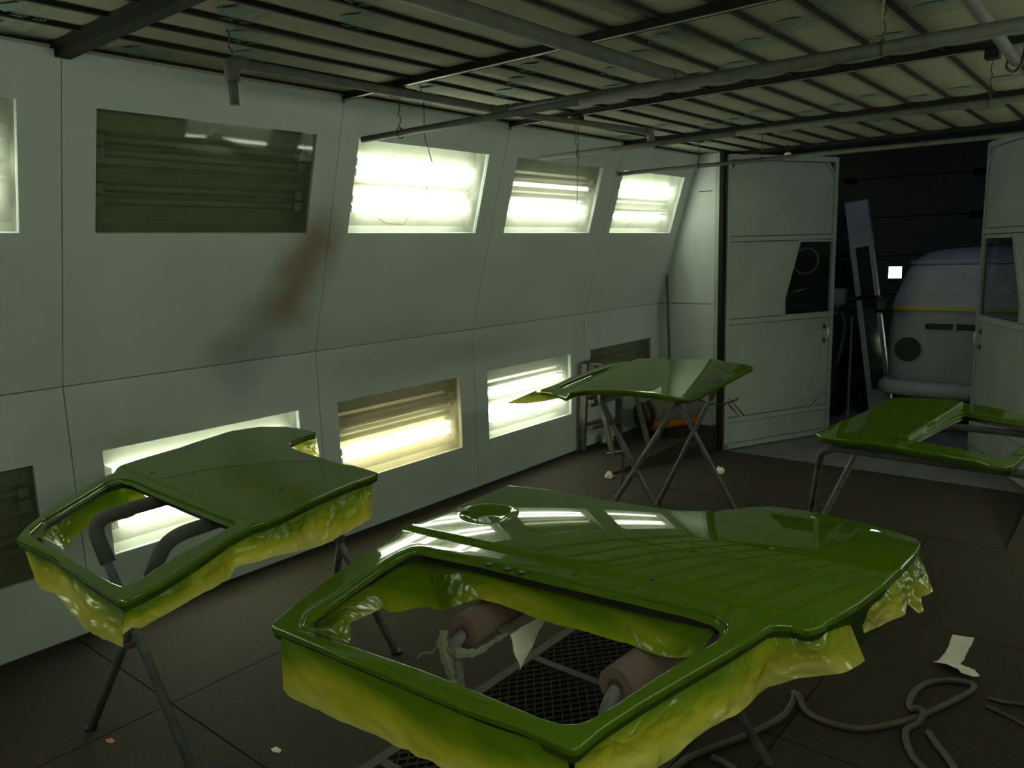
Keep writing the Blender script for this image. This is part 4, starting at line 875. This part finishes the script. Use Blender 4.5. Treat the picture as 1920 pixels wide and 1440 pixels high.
# ------------------------------------------------------------------ corner: stepladder, blower, pole, rags
ld = thing('stepladder', 'low wooden stepladder standing against the left wall by the doors', 'stepladder', (.13, 5.9, 0))
for y, x0 in ((5.70, .05), (6.10, .19)):
    mb = MB(); mb.box((-.03, -.018, 0), (.03, .018, .80), lambda a, b, c, x=x0, yy=y: (x+a+.13*c*(1 if 0 else 1)*.3, yy+b+(5.9-yy)*.12*c, c)); mb.build('rail', M['wood'], ld)
    mb = MB(); mb.box((-.02, -.015, 0), (.02, .015, .78), lambda a, b, c, x=x0+.30, yy=y+.04: (x+a-.27*c, yy+b+(5.94-yy)*.12*c, c)); mb.build('rear_leg', M['wood'], ld)
for z in (.22, .46, .70):
    mb = MB(); mb.box((.06, 5.70+.03*z, z-.014), (.20, 6.10-.03*z, z+.014), lambda a, b, c: (a+.1*(b-5.9)*2+.02*c, b, c)); mb.build('step', M['wood'], ld)
mb = MB(); mb.bevbox((.03, 5.74, .785), (.26, 6.06, .81), .006); mb.build('top_board', M['wood'], ld)
bw = thing('blower', 'orange and grey drum shaped blower lying in the corner by the doors', 'blower', (.42, 6.75, 0))
ax0, ax1 = Vector((.30, 6.48, .21)), Vector((.60, 6.98, .23)); dd = (ax1-ax0).normalized(); sx_ = Vector((dd.y, -dd.x, 0)); uz_ = sx_.cross(dd); uz_ = uz_ if uz_.z > 0 else -uz_
def halfdrum(a0, a1, r, nm, m):
    mb = MB(); n = 16; rr = [(0, .82), (.04, 1), (.5, 1.02), (.9, .96), (1, .6)]
    for f, s in rr:
        for k in range(n+1): a = a0+(a1-a0)*k/n; mb.v.append(tuple(ax0.lerp(ax1, f)+(sx_*math.cos(a)+uz_*math.sin(a))*r*s))
    for i in range(len(rr)-1):
        for k in range(n): q = i*(n+1)+k; mb.f.append((q, q+1, q+n+2, q+n+1)); mb.sm.append(True)
    for i, o_ in ((0, 0), (len(rr)-1, 1)): mb.f.append(tuple(i*(n+1)+k for k in range(n+1))); mb.sm.append(False)
    mb.f.append((0, n, (len(rr)-1)*(n+1)+n, (len(rr)-1)*(n+1))); mb.sm.append(False)
    return mb.build(nm, m, bw)
halfdrum(-.25, PI+.25, .15, 'upper_shell', M['wood']); halfdrum(PI+.27, 2*PI-.27, .153, 'lower_shell', M['orange'])
mb = MB(); mb.tube([ax0-dd*.09-sx_*.02, ax0-dd*.02-sx_*.02], .13, 18); mb.build('intake_ring', M['black'], bw)
mb = MB(); mb.box((.36, 6.55, 0), (.56, 6.92, .09)); mb.build('stand', M['slat'], bw)
bn = thing('dark_bin', 'dark box standing behind the blower in the corner', 'box', (.40, 7.1, 0))
mb = MB(); mb.bevbox((.26, 7.08, 0), (.50, 7.20, .36), .02); mb.build('body', M['slat'], bn); mb = MB(); mb.bevbox((.25, 7.07, .36), (.51, 7.21, .39), .01); mb.build('lid', M['slat'], bn)
mb = MB(); mb.tube([(.20, 7.12, 0), (.116, 7.18, 1.53)], .0125, 10); po = thing('pole', 'dark wooden pole leaning in the corner beside the doors', 'pole', (.20, 7.12, 0)); mb.build('shaft', M['wood'], po)
mb = MB(); mb.tube([(.201, 7.119, 0), (.199, 7.121, .03)], .016, 10); mb.build('ferrule', M['slat'], po)
def blob(nm, x, y, s, label, m, cat, seed, flat=.75, z=0):
    bm = bmesh.new(); bmesh.ops.create_icosphere(bm, subdivisions=4, radius=1)
    for q in bm.verts:
        d = q.co.normalized(); r = .75+.55*noise.noise(d*1.7+Vector((seed, 0, 0)))+.35*abs(noise.noise(d*4+Vector((0, seed, 0))))
        q.co = Vector((d.x*r*s, d.y*r*s, max(-s*.55, d.z*r*s*flat)))
    zm = min(q.co.z for q in bm.verts)
    for q in bm.verts: q.co += Vector((x, y, z-zm))
    mb = MB(); mb.addbm(bm, sm=True); o = mb.build(nm, m); tag(o, label, cat, 'crumpled white rags'); return o
blob('rag', .10, 6.04, .062, 'crumpled white rag on the floor between the stepladder legs', M['rag'], 'rag', 1.3, 1.0)
blob('rag', .72, 5.09, .030, 'small white rag lying at the corner of the ramp', M['rag'], 'rag', 4.1, 1.2)
blob('rag', 1.25, 6.00, .040, 'crumpled white rag on the ramp beside the black door post', M['rag'], 'rag', 7.7, 1.0, -.103)
# paper strip bent up from the floor, and small flecks
sp = [(3.478, 3.640), (3.462, 3.545), (3.437, 3.475), (3.49, 3.425), (3.535, 3.385)]
mb = MB(); P = [(3.44, 3.685, .075), (3.435, 3.63, .05), (3.425, 3.57, .022), (3.415, 3.53, .006), (3.45, 3.50, .022), (3.49, 3.46, .034), (3.515, 3.43, .03)]; W_ = [.05, .046, .05, .07, .05, .04, .012]
Q = spline(P, 4); n = len(Q)
for i, p in enumerate(Q):
    w_ = W_[min(len(W_)-1, int(i/4))]*.85; s = Vector((.93, .36, .0)); mb.v += [tuple(p-s*w_+Vector((0, 0, .004))), tuple(p), tuple(p+s*w_)]
for i in range(n-1):
    for k in (0, 1): mb.f.append((i*3+k, i*3+k+1, i*3+k+4, i*3+k+3)); mb.sm.append(True)
o = mb.build('paper_strip', M['paper']); tag(o, 'torn white paper strip curling up beside the hose loop', 'paper')
for k, (x, y, m, lab) in enumerate(((1.574, 1.433, 'paper', 'tiny white paper fleck on the floor near the bottom edge'), (1.008, 1.078, 'orange', 'tiny orange fleck on the floor under the left trestle'), (.30, 5.72, 'paper', 'thin pale stick on the floor before the stepladder'))):
    mb = MB()
    if k < 2: plate(mb, [(x-.022, y-.008), (x-.002, y-.013), (x+.022, y-.004), (x+.018, y+.011), (x-.016, y+.012)], [], lambda a, b, t: (a, b, t), .003, 0)
    else: mb.tube([(x, y, .004), (x+.09, y+.17, .004)], .004, 6)
    o = mb.build('floor_fleck', M[m]); tag(o, lab, 'scrap')
# ------------------------------------------------------------------ air hoses on the floor
HL = ['long grey air hose looping on the floor at the lower right', 'short grey hose running down from the hose loop', 'thin dark hose running off right behind the paper strip', 'dark hose running off to the lower right corner', 'short grey hose piece at the bottom edge under the nearest door']
for L, lab in zip(DATA['hoses'], HL):
    if not lab: continue
    P = spline([(x, y, .0105) for x, y in L], 7)
    r = .012 if 'thin' not in lab and 'dark' not in lab else .007
    P = [Vector((p.x, p.y, r)) for p in P]
    if 'long' in lab:       # lift where the hose crosses itself
        for i, p in enumerate(P):
            for j, q in enumerate(P):
                if j < i-12 and (Vector((p.x, p.y))-Vector((q.x, q.y))).length < .03: P[i].z = 3.05*r
        for _ in range(4): P = [P[0]]+[Vector((P[i].x, P[i].y, max(P[i].z, (P[i-1].z+P[i+1].z)/2*.97, r))) for i in range(1, len(P)-1)]+[P[-1]]
    h = thing('air_hose', lab, 'hose', (P[0].x, P[0].y, 0), 'air hoses on the floor')
    mb = MB(); mb.tube(P, r, 10); mb.build('hose', M['hose'], h)
    mb = MB(); mb.tube([P[-1]-(P[-1]-P[-2]).normalized()*.04, P[-1]+(P[-1]-P[-2]).normalized()*.01], r*1.2, 10); mb.build('ferrule', M['pipe'], h)
